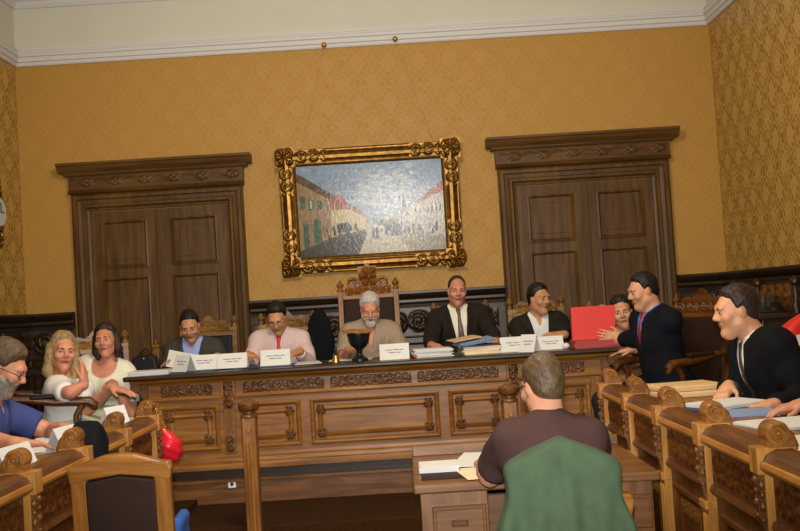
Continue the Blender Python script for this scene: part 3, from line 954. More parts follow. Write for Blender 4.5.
def rbox(c, h, rad, Rm=None):
    c = np.array(c, float); h = np.array(h, float)
    Rn = np.eye(3) if Rm is None else np.array(Rm)
    def fn(X, Y, Z):
        px, py, pz = X - c[0], Y - c[1], Z - c[2]
        q = [np.abs(Rn[0, i] * px + Rn[1, i] * py + Rn[2, i] * pz) - (h[i] - rad) for i in range(3)]
        o = np.sqrt(sum(np.maximum(a, 0) ** 2 for a in q))
        return o + np.minimum(np.maximum(np.maximum(q[0], q[1]), q[2]), 0) - rad
    ext = np.abs(Rn) @ h
    return fn, c - ext, c + ext

def nets(F, f=None, relax=2):
    f = F.f if f is None else f
    s = f < 0
    cnt = np.zeros([n - 1 for n in f.shape], np.int8)
    for i in (0, 1):
        for j in (0, 1):
            for k in (0, 1):
                cnt += s[i:i + cnt.shape[0], j:j + cnt.shape[1], k:k + cnt.shape[2]]
    act = (cnt > 0) & (cnt < 8)
    I, J, K = np.nonzero(act)
    idx = np.full(act.shape, -1, np.int64); idx[I, J, K] = np.arange(len(I))
    g = {(i, j, k): f[I + i, J + j, K + k] for i in (0, 1) for j in (0, 1) for k in (0, 1)}
    pos = np.zeros((len(I), 3)); c = np.zeros(len(I))
    for ax_ in range(3):
        for p in (0, 1):
            for q in (0, 1):
                a = [0, 0, 0]; o = [i for i in range(3) if i != ax_]
                a[o[0]] = p; a[o[1]] = q
                b = list(a); b[ax_] = 1
                va, vb = g[tuple(a)], g[tuple(b)]
                m = (va < 0) != (vb < 0)
                t = np.where(m, va / np.where(m, va - vb, 1), 0)
                e = np.zeros((len(I), 3)); e += a; e[:, ax_] = t
                pos += e * m[:, None]; c += m
    pos = pos / c[:, None] + np.stack([I, J, K], 1)
    V = np.stack([np.interp(pos[:, i], np.arange(len(F.ax[i])), F.ax[i]) for i in range(3)], 1)
    quads = []
    for ax_ in range(3):
        o = [i for i in range(3) if i != ax_]
        sl0 = [slice(1, -1)] * 3; sl1 = [slice(1, -1)] * 3
        sl0[ax_] = slice(0, -1); sl1[ax_] = slice(1, None)
        sa, sb_ = s[tuple(sl0)], s[tuple(sl1)]
        ch = np.nonzero(sa != sb_)
        P = [ch[0], ch[1], ch[2]]
        for i in o: P[i] = P[i] + 1
        flip = sa[ch]
        def cell(d0, d1):
            Q = [P[0].copy(), P[1].copy(), P[2].copy()]
            Q[o[0]] -= d0; Q[o[1]] -= d1
            return idx[Q[0], Q[1], Q[2]]
        q = np.stack([cell(1, 1), cell(0, 1), cell(0, 0), cell(1, 0)], 1)
        if ax_ == 1: flip = ~flip
        q[~flip] = q[~flip][:, ::-1]
        quads.append(q)
    Q = np.concatenate(quads); Q = Q[(Q >= 0).all(1)]
    for _ in range(relax):
        acc = np.zeros_like(V); n = np.zeros(len(V))
        for i in range(4):
            a, b = Q[:, i], Q[:, (i + 1) % 4]
            for d in range(3):
                acc[:, d] += np.bincount(a, V[b, d], len(V)) + np.bincount(b, V[a, d], len(V))
            n += np.bincount(a, minlength=len(V)) + np.bincount(b, minlength=len(V))
        V = V * .55 + .45 * acc / np.maximum(n, 1)[:, None]
    return V, Q

def np_mesh(name, V, Q, mat, parent, attr=None):
    me = bpy.data.meshes.new(name)
    me.vertices.add(len(V)); me.vertices.foreach_set('co', V.astype(np.float32).ravel())
    me.loops.add(len(Q) * 4); me.loops.foreach_set('vertex_index', Q.astype(np.int32).ravel())
    me.polygons.add(len(Q)); me.polygons.foreach_set('loop_start', np.arange(0, len(Q) * 4, 4, dtype=np.int32))
    me.polygons.foreach_set('use_smooth', np.ones(len(Q), bool))
    me.update(calc_edges=True); me.validate()
    if attr:
        for k, v in attr.items():
            a = me.attributes.new(k, 'FLOAT', 'POINT'); a.data.foreach_set('value', v.astype(np.float32))
    me.materials.append(mat)
    o = bpy.data.objects.new(name, me); COL.objects.link(o)
    if parent: o.parent = parent
    return o

# ---- materials for people
def skinmat(name, c, lip='#7d3c36', stub='#6b5a52'):
    t = NT(name)
    at = t.n('ShaderNodeAttribute', attribute_name='lip'); a2 = t.n('ShaderNodeAttribute', attribute_name='stubble')
    n = t.noise(t.coord(), 30, 3)
    col = srgb(c)
    base = t.ramp(n, [(.3, tuple(x * .92 for x in col[:3]) + (1,)), (.7, tuple(min(1, x * 1.08) for x in col[:3]) + (1,))])
    base = t.mix(a2.outputs['Fac'], base, srgb(stub))
    base = t.mix(at.outputs['Fac'], base, srgb(lip))
    return t.set(Base_Color=base, Roughness=.5, Subsurface_Weight=.08, Subsurface_Radius=(.01, .004, .002), Specular_IOR_Level=.4)
SKIN = {'fair': skinmat('skin_fair', '#c08a70'), 'tan': skinmat('skin_tan', '#bf8a68'), 'ruddy': skinmat('skin_ruddy', '#bd8064'), 'olive': skinmat('skin_olive', '#b8845f')}
def hairmat(name, c, rough=.5):
    t = NT(name)
    n = t.noise(t.coord((1, 1, .25)), 130, 3, .6, .6)
    col = srgb(c)
    t.bump(n, .55, .006)
    return t.set(Base_Color=t.ramp(n, [(.3, tuple(x * .55 for x in col[:3]) + (1,)), (.7, tuple(min(1, x * 1.35) for x in col[:3]) + (1,))]), Roughness=rough, Specular_IOR_Level=.35)
HAIR = {k: hairmat('hair_' + k, c) for k, c in dict(black='#17120f', brown='#52402c', white='#b9b2a8', grey='#8a8279', blonde='#8f7650', darkbrown='#2a1c14').items()}
def cloth(name, c, var=.06, bs=220, **kw):
    return plain(name, c, .9, 0, .12, var, 14, .12, bs, .003, **kw)
CL = dict(greysuit=cloth('grey_wool', '#403e38'), darksuit=cloth('charcoal_wool', '#272320'), blacksuit=cloth('black_wool', '#0f0f12'), navysuit=cloth('navy_wool', '#12131a'), brownsuit=cloth('dark_brown_wool', '#25201c'),
          white=cloth('white_cotton', '#d6d6d2'), cream=cloth('cream_cotton', '#d9d6c4'), pink=striped('pale_pink_stripe', '#cdb6b4', '#c2a3a3', 520), blue=cloth('blue_cotton', '#3b4779'), ltblue=cloth('light_blue_cotton', '#8fa3d8'),
          beige=striped('beige_stripe', '#9c8a74', '#86745f', 420), maroon=cloth('maroon_brown_cotton', '#463230'), midblue=cloth('mid_blue_cotton', '#5375c0'), tan=cloth('tan_top', '#7a5638'), green=cloth('pale_green_skirt', '#b9bfa4'), greysleeve=cloth('grey_tweed', '#3b3d42'),
          trousers=cloth('dark_trousers', '#22222a'), redtie=plain('red_silk', '#c3182c', .45, var=.1, vs=40), darktie=plain('dark_silk', '#3a302e', .45, var=.15, vs=60), winetie=plain('wine_silk', '#8f1d2c', .45), brtie=plain('brown_silk', '#5a4a3a', .45))
M['eye'] = plain('eye_white', '#9d9088', .25); M['iris'] = plain('iris_dark', '#1d130d', .15)
M['shoe'] = plain('black_shoe_leather', '#121213', .3)

LINE_SHORT = ([-.12, -.07, -.035, -.018, .004, .018, .034, .052, .075, .12], [-.085, -.075, -.04, .01, -.012, .0, .062, .074, .092, .10])
LINE_LOWF = ([-.12, -.07, -.035, -.018, .004, .018, .034, .052, .075, .12], [-.09, -.085, -.04, .005, -.014, .0, .045, .058, .074, .08])

def head_prims(m=1.0, fem=False, fat=0.0):
    j = .9 if fem else 1.0
    f = 1 + fat
    P = [(ell((0, -.018, .036), (.0695, .093, .087)), 0),
         (ell((0, .03, -.014), (.060 * f, .066, .090)), .03),
         (cap((0, .036, -.066), (0, .062, -.104), .042 * j * f, .025 * j), .03),
         (cap((-.041 * f, .005, -.060), (0, .052, -.100), .025, .022 * j), .03), (cap((.041 * f, .005, -.060), (0, .052, -.100), .025, .022 * j), .03),
         (cap((-.034, .083, .030), (.034, .083, .030), .0125, .0125), .025),
         (ell((-.040, .068, -.022), (.026 * f, .024, .022)), .02), (ell((.040, .068, -.022), (.026 * f, .024, .022)), .02)]
    S = [(ell((-.031, .101, .007), (.019, .021, .013)), .012), (ell((.031, .101, .007), (.019, .021, .013)), .012)]
    P2 = [(ell((-.031, .079, .006), (.0165, .0125, .011)), .006), (ell((.031, .079, .006), (.0165, .0125, .011)), .006),
          (cap((0, .092, .016), (0, .113, -.018), .0085, .0125 if not fem else .0105), .012),
          (ell((-.012, .100, -.026), (.010, .011, .008)), .008), (ell((.012, .100, -.026), (.010, .011, .008)), .008),
          (cap((-.020, .086, -.054), (.020, .086, -.054), .0075, .0075), .010),
          (ell((0, .093, -.051), (.016, .010, .0055)), .006), (ell((0, .091, -.061), (.015, .010, .006)), .006),
          (ell((0, .080, -.100), (.019, .015, .015)), .02)]
    for sx in (-1, 1):
        P2.append((ell((sx * (.0685 * max(1, f * .97)), -.008, -.006), (.012, .021, .032), np.array(Matrix.Rotation(sx * R(-18), 3, 'Z'))), .008))
    return P, S, P2

class XF:
    """move primitives from a part's own frame into the body frame"""
    def __init__(s, Rm, o, sc=1.0): s.R = np.array(Rm, float); s.o = np.array(o, float); s.s = sc
    def __call__(s, prim):
        fn, lo, hi = prim
        Rm, o, sc = s.R, s.o, s.s
        def g(X, Y, Z):
            px, py, pz = X - o[0], Y - o[1], Z - o[2]
            return sc * fn(*[(Rm[0, i] * px + Rm[1, i] * py + Rm[2, i] * pz) / sc for i in range(3)])
        cs = sc * np.array([[x, y, z] for x in (lo[0], hi[0]) for y in (lo[1], hi[1]) for z in (lo[2], hi[2])]) @ Rm.T + o
        return g, cs.min(0), cs.max(0)
    def pt(s, p): return s.R @ (np.array(p, float) * s.s) + s.o

def nrm(v):
    v = np.array(v, float); return v / max(np.linalg.norm(v), 1e-9)

def hand_prims(w, d, n, right, curl=(.5, .6), spread=.0, thumb_in=.35):
    """w wrist, d finger direction, n the way the palm faces"""
    d = nrm(d); n = nrm(np.array(n) - d * np.dot(n, d))
    s = np.cross(d, n) * (1 if right else -1)       # towards the thumb side
    s = s
    Rm = np.stack([s, d, n], 1)
    out = [(rbox(w + d * .048, (.040, .048, .0145), .013, Rm), .015), (cap(w - d * .01, w + d * .03, .025, .024), .02)]
    for i, (L, o) in enumerate(zip((.072, .080, .074, .058), (.030, .010, -.010, -.029))):
        b = w + d * (.090 - abs(o) * .25) + s * o
        def dirn(c): return nrm(d * math.cos(c) + n * math.sin(c) + s * (o * spread * 6))
        c = curl[0]
        p1 = b + dirn(c) * L * .45
        p2 = p1 + dirn(c + curl[1]) * L * .33
        p3 = p2 + dirn(c + curl[1] * 1.6) * L * .24
        out += [(cap(b - d * .012, p1, .0092, .0086), .005), (cap(p1, p2, .0086, .0078), .002), (cap(p2, p3, .0078, .0066), .002)]
    b = w + d * .022 + s * .030
    q1 = b + nrm(d * .75 + s * .75 + n * thumb_in) * .042
    q2 = q1 + nrm(d * .95 + s * .25 + n * thumb_in) * .034
    out += [(cap(w + d * .02 + s * .015, b, .016, .014), .01), (cap(b, q1, .0135, .0105), .008), (cap(q1, q2, .0105, .0085), .003)]
    return out

def ik(sh, hd, l1, l2, pole):
    v = hd - sh; L = np.linalg.norm(v)
    if L > (l1 + l2) * .995:
        v = v / L * (l1 + l2) * .995; hd = sh + v; L = np.linalg.norm(v)
    u = v / L
    a = (l1 * l1 - l2 * l2 + L * L) / (2 * L)
    h = math.sqrt(max(l1 * l1 - a * a, 1e-6))
    p = np.array(pole, float); p = nrm(p - u * (p @ u))
    return sh + u * a + p * h, hd

def face_dir(yaw):
    return np.array([-math.sin(R(yaw)), math.cos(R(yaw)), 0])

def person(name, label, hips, zf, yaw, head, hyaw=None, hpitch=0, hroll=0, seat=.455, build=1.0, belly=0.0, fem=False, fat=0.0, skin='tan',
           hands=None, tops=(), lower='trousers', hair=None, haircol='black', brows=None, beard=None, stubble=0.0, glasses=False, eyes=True, sh=None, lipw=1.0, hs=.91, smile=False):
    """a seated figure: hips, head centre and hands are points in the room"""
    t = thing(name, label, 'person', (hips[0], hips[1], zf), yaw)
    A = R(yaw)
    Rz = np.array([[math.cos(A), -math.sin(A), 0], [math.sin(A), math.cos(A), 0], [0, 0, 1]])
    org = np.array([hips[0], hips[1], zf])
    def L(p): return Rz.T @ (np.array(p, float) - org)
    def Ld(v): return Rz.T @ np.array(v, float)
    P0 = np.array([0, 0, seat + .10])
    Hc = L(head)
    hyaw = yaw if hyaw is None else hyaw
    rel = R(hyaw - yaw)
    Rh = np.array(Matrix.Rotation(rel, 3, 'Z') @ Matrix.Rotation(R(-hpitch), 3, 'X') @ Matrix.Rotation(R(hroll), 3, 'Y'))
    # neck base lies below and behind the head
    hup = nrm(Rh @ np.array([0, 0, 1]) * .5 + nrm(Hc - P0) * .7)
    NB = Hc - hup * .142 - Rh @ np.array([0, .018, 0])
    Tl = np.linalg.norm(NB - P0); s_ = (NB - P0) / Tl
    xr = nrm(np.array([1, 0, 0]) - s_ * s_[0]); yr = np.cross(s_, xr)
    Rt = np.stack([xr, yr, s_], 1)
    TX = XF(Rt, P0)
    u = Tl / .5
    shw = (sh or (.145 if fem else .165)) * build
    HX = XF(Rh, Hc, hs)
    # torso
    torso = [(TX(ell((0, -.01, 0), (.172 * build, .125, .125))), .04), (TX(ell((0, .012 + belly * .6, .15 * u), (.15 * build + belly * .4, .112 + belly, .16 * u))), .05),
             (TX(ell((0, .008, .335 * u), (.168 * build, .115 + .2 * belly, .17 * u))), .045),
             (TX(cap((-shw + .03, -.005, Tl - .064), (shw - .03, -.005, Tl - .064), .064, .064)), .045),
             (TX(cap((0, -.012, Tl - .005), (-shw + .02, -.008, Tl - .050), .048, .048)), .035), (TX(cap((0, -.012, Tl - .005), (shw - .02, -.008, Tl - .050), .048, .048)), .035)]
    if fem:
        torso += [(TX(ell((sx * .075, .10, .33 * u), (.07, .062, .07))), .035) for sx in (-1, 1)]
    neck = (cap(TX.pt((0, -.012, Tl - .03)), HX.pt((0, -.022, -.055)), .046 if fem else .055, .044 if fem else .053), .025)
    # arms
    arms = {}
    handp = []
    hfine = []
    for side, sx in (('R', 1), ('L', -1)):
        S = TX.pt((sx * shw, -.005, Tl - .062))
        hd = (hands or {}).get(side)
        if hd is None:
            hd = dict(at=None)
        if hd.get('at') is None:
            wpt = np.array([sx * .13, .34, seat + .20]); d = np.array([-sx * .35, 1, -.15]); n = np.array([0, -.1, -1]); pole = (sx * .6, -.5, -.8)
        else:
            wpt = L(hd['at']); d = Ld(hd['dir']); n = Ld(hd['palm']); pole = hd.get('pole', (sx * .35, -.3, -1))
            wpt = wpt - nrm(d) * .09
        E, wpt = ik(S, wpt, .275, .245, pole)
        if hd.get('elbow') is not None: E = L(hd['elbow'])
        arms[side] = (S, E, wpt)
        hp = hand_prims(wpt + nrm(wpt - E) * .012, d, n, side == 'R', hd.get('curl', (.10, .22)), hd.get('spread', .3))
        handp += hp
        lo = np.min([p[0][1] for p in hp], 0); hi = np.max([p[0][2] for p in hp], 0)
        if hd.get('fine', True): hfine.append((lo - .01, hi + .01, .0062))
    def arm_prims(S, E, Wp, a=1.0):
        return [(cap(S, S + (E - S) * .55, .053 * a, .046 * a), .03), (cap(S + (E - S) * .5, E, .050 * a, .042 * a), .02), (cap(E, E + (Wp - E) * .45, .043 * a, .040 * a), .015), (cap(E + (Wp - E) * .4, Wp, .040 * a, .027 * a), .015)]
    ak = .85 if fem else 1.0
    legs = {}
    for side, sx in (('R', 1), ('L', -1)):
        hp_, kn, an = np.array([sx * .095, .02, seat + .085]), np.array([sx * .115, .43, seat + .045]), np.array([sx * .115, .41, .10])
        legs[side] = (hp_, kn, an)
    def leg_prims():
        o = []
        for sd, (a, b, c) in legs.items():
            o += [(cap(a, b, .088, .062), .04), (cap(b, c, .060, .042), .02)]
        return o
    HP, HS_, HP2 = head_prims(1, fem, fat)
    hf = (Hc - np.array([.12, .14, .14]), Hc + np.array([.12, .14, .14]), .0052)
    allp = [Hc] + [a for v in arms.values() for a in v]
    lo = np.minimum(np.min(allp, 0) - .24, np.array([-.30, -.2, .0])); hi = np.maximum(np.max(allp, 0) + .24, np.array([.30, .62, .9]))
    lo[2] = 0.0
    F = Field(lo, hi, .017, [hf] + hfine)
    for p, k in torso: F.add(p, k)
    for p, k in leg_prims(): F.add(p, k)
    for sd, (a, b, c) in legs.items():
        F.add(cap(c, c + np.array([0, .15, -.055]), .040, .034), .02)
    for v in arms.values():
        for p, k in arm_prims(*v, ak): F.add(p, k)
    for p, k in handp: F.add(p, k)
    F.add(neck[0], neck[1])
    HF = Field(Hc - .30, Hc + .30, .05, ())
    for p, k in HP: F.add(HX(p), max(k, .012))
    for p, k in HS_: F.sub(HX(p), k)
    for p, k in HP2: F.add(HX(p), k)
    F.add(neck[0], .02)
    V, Q = nets(F)
    hl = (V - Hc) @ Rh / hs
    lip = np.exp(-((hl[:, 0] / .022) ** 4) - ((hl[:, 2] + .056) / .0085) ** 4) * (hl[:, 1] > .06) * lipw
    st = np.clip(1.3 - ((hl[:, 0] / .06) ** 4 + ((hl[:, 2] + .082) / .042) ** 4), 0, 1) * (hl[:, 1] > .0) * stubble * .55
    np_mesh('body', V, Q, SKIN[skin], t, {'lip': lip, 'stubble': st})
    # eyes and brows
    Mh = Matrix(np.block([[Rh * hs, Hc.reshape(3, 1)], [np.zeros((1, 3)), np.ones((1, 1))]]).tolist())
    bc = HAIR[brows or haircol]
    for sx in (-1, 1):
        if eyes:
            e = MB().ball((sx * .0315, .0838, .0060), (.0130, .0105, .0064), 12, Mh)
            e.cur = 1
            e.ball((sx * .0315 + .0015, .0918, .0062), (.0074, .0036, .0060), 10, Mh)
            e.build('eye', M['eye'], t, smooth='all', mats=[M['iris']])
        MB().tube([(sx * .014, .0965, .024), (sx * .028, .0955, .0295), (sx * .042, .087, .0285), (sx * .052, .074, .023)], [.0034, .0042, .0036, .0018], 6, Mh).build('eyebrow', bc, t, smooth='all')
    if smile:
        pass
    # hair
    def hair_field(h, ext=.16, below=.16):
        G = Field(np.array([-ext, -ext, -below]), np.array([ext, ext, .16]), h)
        return G
    if hair:
        kind = hair['kind']; th = hair.get('t', .013)
        G = hair_field(.006, .17, hair.get('below', .14))
        X, Y, Z = G.grid()
        zl = np.interp(Y, *hair.get('line', LINE_SHORT)) + np.interp(np.abs(X), [0, .03, .06, .08], [.0, .004, -.002, -.004]) * (Y > .02)
        zl = zl + .004 * np.sin(X * 210) * (Y > 0) + hair.get('asym', 0) * X
        noise_ = .0022 * (np.sin(X * 95 + Y * 40) * np.sin(Y * 80 - Z * 50 + 1) + .7 * np.sin(Z * 150 + X * 70) * np.sin(Y * 130))
        G.add(ell((0, -.018, .036), (.0695, .093, .087)), 0)
        G.add(ell((0, -.045, -.01), (.061, .060, .075)), .02)
        up_ = np.clip((Z - zl) / .034, -.6, 1)
        f = G.f - th * (up_ * np.where(up_ > 0, .55 + .45 * np.clip((Z - .0) / .06, 0, 1), 1) + .35 * np.clip((Z - .06) / .06, 0, 1)) + noise_ * np.clip(up_, 0, 1) + .001
        f = np.maximum(f, (zl - .004 - Z) * .75)
        if 'bald' in hair:
            b = hair['bald']
            zt = np.interp(Y, [-.12, -.09, -.05, .0, .05], b)
            f = np.maximum(f, (Z - zt) * .8)
        G.f = f.astype(np.float32)
        for c in hair.get('locks', []):
            G.add(cap(c[0], c[1], c[2], c[3]), .02)
        if hair.get('locks'):
            G.f = (G.f + noise_ * .8).astype(np.float32)
            G.sub(ell((0, .085, -.02), (.062, .07, .085)), .012)
        Vh, Qh = nets(G, None, 1)
        np_mesh('hair', Vh @ Rh.T * hs + Hc, Qh, HAIR[haircol], t)
    if beard:
        G = Field(np.array([-.11, -.08, -.16]), np.array([.11, .15, .06]), .0055)
        for p, k in HP: G.add(p, max(k, .012), beard.get('t', .008))
        X, Y, Z = G.grid()
        top = np.interp(np.abs(X), [0, .02, .045, .07, .1], [-.034, -.037, -.05, -.02, -.02])
        f = np.maximum(G.f + .002 * np.sin(X * 160) * np.sin(Z * 170 + Y * 90), (Z - top) * .8)
        f = np.maximum(f, -(Y - beard.get('back', .01)))
        G.f = f.astype(np.float32)
        if beard.get('chin', True): G.add(ell((0, .07, -.105), (.034, .026, .03)), .02)
        G.add(cap((-.025, .094, -.040), (.025, .094, -.040), .007, .007), .008)
        G.sub(ell((0, .105, -.056), (.018, .03, .006)), .004)
        Vb, Qb = nets(G, None, 1)
        np_mesh('beard', Vb @ Rh.T * hs + Hc, Qb, HAIR[beard.get('col', 'white')], t)
    if glasses:
        g = MB()
        for sx in (-1, 1):
            g.tube([(sx * (.033 + .023 * math.cos(a)), .104 - .006 * abs(math.cos(a)), .002 + .017 * math.sin(a)) for a in [2 * PI * k / 20 for k in range(21)]], .0017, 6, Mh)
            g.tube([(sx * .056, .098, .006), (sx * .078, .05, .008), (sx * .082, -.01, .004)], .0018, 6, Mh)
        g.tube([(-.011, .104, .006), (0, .107, .009), (.011, .104, .006)], .0016, 6, Mh)
        g.build('glasses', M['iron'], t, smooth='all')
    # clothes
    CFl, CFh = lo.copy(), hi.copy()
    def wr(G, amp):
        X, Y, Z = G.grid()
        return amp * (np.sin(X * 31 + Z * 23 + Y * 9) * np.sin(Y * 27 - Z * 19 + 2) + .6 * np.sin(Z * 47 + X * 21) * np.sin(X * 38 + Y * 33))
    for g in tops:
        slv = g.get('sleeve', 'long')
        infl = g.get('t', .010)
        base = Field(CFl, CFh, .0105)
        zmin = seat - .02
        for p, k in torso: base.add(p, k, infl)
        for sd, (S, E, Wp) in arms.items():
            if slv == 'none':
                base.add(cap(S, S + (E - S) * .12, .058 * ak, .056 * ak), .03, infl); continue
            if slv == 'short':
                base.add(cap(S, S + (E - S) * .72, .058 * ak, .056 * ak), .03, infl)
                cutp = S + (E - S) * .74; dd = nrm(E - S)
                base.sub(rbox(cutp + dd * .2, (.09, .09, .2), .0, np.stack([*(lambda q: (q, np.cross(dd, q)))(nrm(np.cross(dd, [.3, .5, .7]))), dd], 1)), .004)
                continue
            Wc = Wp - (Wp - E) / max(np.linalg.norm(Wp - E), 1e-6) * g.get('cuff', .015)
            for p, k in arm_prims(S, E, Wc, ak): base.add(p, max(k, .02), infl)
            dd = nrm(Wc - E)
            base.sub(rbox(Wc + dd * .21, (.07, .07, .2), .0, np.stack([*(lambda q: (q, np.cross(dd, q)))(nrm(np.cross(dd, [.3, .5, .7]))), dd], 1)), .004)
        pre = None
        if g.get('collar'):
            nd = nrm(HX.pt((0, -.022, -.055)) - TX.pt((0, -.012, Tl - .03)))
            n0 = TX.pt((0, -.010, Tl - .03))
            base.add(cap(n0 - nd * .01, n0 + nd * .06, .068, .056), .010)
            base.sub(cap(n0 + nd * .145, n0 + nd * .28, .078, .09), .003)
            pre = base.f.copy()
            base.sub(ell(n0 + nd * .082 + yr * .075, (.03, .04, .045), Rt), .004)
            if g.get('open'):
                zt0 = Tl - .075
        base.f += wr(base, g.get('wr', .0035)).astype(np.float32)
        X, Y, Z = base.grid()
        # torso-frame coordinates of the grid
        px, py, pz = X - P0[0], Y - P0[1], Z - P0[2]
        tx = Rt[0, 0] * px + Rt[1, 0] * py + Rt[2, 0] * pz
        tyy = Rt[0, 1] * px + Rt[1, 1] * py + Rt[2, 1] * pz
        tz_ = Rt[0, 2] * px + Rt[1, 2] * py + Rt[2, 2] * pz
        raw = base.f
        f = raw
        front = tyy - .17 - belly
        if g.get('vneck'):
            zb, wm = g['vneck']; zb = zb * u
            w_ = np.clip((tz_ - zb) / (Tl - zb), -.3, 1.3) * wm
            dv = np.abs(tx) - w_
            if g.get('lapel'):
                lp = np.clip((g['lapel'] - np.abs(dv)) * 60, 0, 1) * (tyy > 0.02) * np.clip((tz_ - zb) * 40, 0, 1) * (tz_ < Tl + .02)
                f = f - .010 * lp
            f = np.maximum(f, -np.maximum(np.maximum(dv, front), -(tyy - .0)))
        if g.get('neck'):
            # collarless neck opening
            nr, ny, nz = g['neck']
            c = TX.pt((0, ny, Tl + nz))
            e = ell(c, nr, Rt)
            f = np.maximum(f, -e[0](X, Y, Z))
        if g.get('ncut'):
            nd = nrm(HX.pt((0, -.022, -.055)) - TX.pt((0, -.012, Tl - .03)))
            a0 = TX.pt((0, -.010, Tl - .06))
            e = cap(a0, a0 + nd * .3, g['ncut'], g['ncut'] + .02)
            f = np.maximum(f, -e[0](X, Y, Z))
        f = np.maximum(f, (seat + g.get('hem', -.0)) - Z)
        Vc, Qc = nets(base, f.astype(np.float32), 2)
        np_mesh(g['name'], Vc, Qc, CL[g['mat']], t)
        if g.get('tie'):
            zt = Tl + .004
            raw = (pre if pre is not None else raw)
            dz = zt - tz_
            wt = np.interp(dz, [-.03, -.012, 0, .03, .045, .08, .34, .40], [.012, .020, .021, .015, .013, .017, .042, .0])
            ft = np.maximum(np.maximum(raw - .0075, np.abs(tx) - wt), np.maximum(-(tyy - .03), np.maximum(tz_ - zt - .012, zt - .40 - tz_)))
            ft = np.maximum(np.maximum(ft, -(raw + .02)), front)
            Vt, Qt = nets(base, ft.astype(np.float32), 1)
            if len(Vt): np_mesh('tie', Vt, Qt, CL[g['tie']], t)
        if g.get('buttons'):
            pass
    # lower garment and shoes
    if lower:
        G = Field(np.array([-.32, -.22, .03]), np.array([.32, .62, seat + .36]), .014)
        G.add(TX(ell((0, -.01, 0), (.172 * build, .125, .125))), .04, .013)
        if lower in ('skirt',):
            for p, k in leg_prims()[:1] + leg_prims()[2:3]: G.add(p, .08, .03)
            G.add(cap((0, .05, seat + .08), (0, .42, seat + .03), .09, .07), .09, .01)
            G.add(cap((-.09, .43, seat + .02), (-.09, .43, .25), .075, .08), .08, 0); G.add(cap((.09, .43, seat + .02), (.09, .43, .25), .075, .08), .08, 0)
            mt = CL['green']
        else:
            for p, k in leg_prims(): G.add(p, k, .014)
            mt = CL[lower]
        G.f += wr(G, .004).astype(np.float32)
        X, Y, Z = G.grid()
        f = np.maximum(G.f, Z - (seat + .20)); f = np.maximum(f, .075 - Z)
        Vc, Qc = nets(G, f.astype(np.float32), 1)
        np_mesh('skirt' if lower == 'skirt' else 'trousers', Vc, Qc, mt, t)
    for sd, (a, b, c) in legs.items():
        G = Field(np.array([c[0] - .09, .3, -.001]), np.array([c[0] + .09, .68, .16]), .011)
        G.add(cap(c + np.array([0, -.015, -.05]), c + np.array([0, .16, -.058]), .047, .042), .02); G.add(cap(c, c - np.array([0, 0, .05]), .046, .046), .02)
        X, Y, Z = G.grid()
        f = np.maximum(G.f, .006 - Z); f = np.maximum(f, Z - .115)
        Vc, Qc = nets(G, f.astype(np.float32), 1)
        np_mesh('shoe', Vc, Qc, M['shoe'], t)
    return t


LINE_LOWF_OLD = ([-.12, -.07, -.03, -.012, .012, .03, .06, .085, .12], [-.085, -.08, -.035, -.012, -.012, .03, .045, .058, .062])
LINE_BALD = ([-.12, -.07, -.03, -.012, .012, .03, .04, .085, .12], [-.075, -.07, -.035, -.012, -.012, .03, .20, .2, .2])

# ------------------------------------------------------------------ the people
TT = 1.1266      # council table top
DT = .9656       # bench desk top
def H_(at, d, palm=(0, 0, -1), **kw):
    return dict(at=tuple(at), dir=d, palm=palm, **kw)

person('person', 'person in blue polo shirt and glasses writing at the left bench', (-2.08, 4.52), PLAT, -95, W(4, 368, 4.62), -84, 30, 0, skin='ruddy', haircol='brown',
       hands={'R': H_((-1.56, 4.18, DT + .05), (.7, .6, -.1), curl=(.15, .3), pole=(.9, -.2, -.35)), 'L': H_((-1.50, 4.58, DT + .045), (.9, -.3, -.1), curl=(.2, .4), pole=(-.9, -.2, -.35))},
       tops=[dict(name='polo_shirt', mat='blue', sleeve='short', t=.016, ncut=.066, collar=True, vneck=(.36, .035))], hair=dict(kind='short', t=.02, line=LINE_LOWF), beard=dict(col='grey', t=.005, chin=False), glasses=True, belly=.02, hs=.95)
person('person', 'person with long fair hair in white top reclining in the armchair at left', (-2.06, 6.02), SIDE, -78, W(63, 352, 5.95), -150, 2, -6, seat=.455, fem=True, skin='ruddy', haircol='blonde', brows='brown',
       hands={'R': H_(W(82, 371, 5.80), (-.1, .4, .8), (-.9, .1, .1), elbow=W(70, 393, 5.72)), 'L': H_(W(124, 392, 5.85), (1, -.25, -.25), (0, 0, -1))},
       tops=[dict(name='white_top', mat='white', sleeve='short', t=.014, neck=((.11, .12, .06), .03, .03), ncut=.058)], lower='skirt',
       hair=dict(kind='long', t=.016, below=.26, locks=[((-.075, -.02, .03), (-.085, .0, -.13), .032, .036), ((.075, -.02, .03), (.085, .0, -.13), .032, .036), ((-.085, .0, -.12), (-.07, .03, -.19), .036, .022), ((.085, .0, -.12), (.07, .03, -.19), .036, .022), ((0, -.07, 0), (0, -.08, -.17), .07, .05)]))
person('person', "dark haired person in white blouse sitting left of the council table end", (-2.12, 6.94), SIDE, 172, W(106, 341, 6.78), 180, -2, 5, seat=.455, fem=True, skin='ruddy', haircol='darkbrown',
       hands={'L': H_((-1.93, 6.60, 1.07), (.3, -.9, -.1)), 'R': H_((-2.1, 6.55, 1.0), (.5, -.6, -.3))},
       tops=[dict(name='white_blouse', mat='cream', sleeve='short', t=.014, neck=((.085, .13, .085), .06, -.0), ncut=.058)], lower='skirt',
       hair=dict(kind='long', t=.016, below=.2, locks=[((-.075, -.02, .03), (-.078, .0, -.07), .030, .032), ((.075, -.02, .03), (.078, .0, -.07), .030, .032), ((-.078, .0, -.07), (-.07, .01, -.12), .032, .018), ((.078, .0, -.07), (.07, .01, -.12), .032, .018), ((0, -.07, 0), (0, -.07, -.09), .07, .045)]))
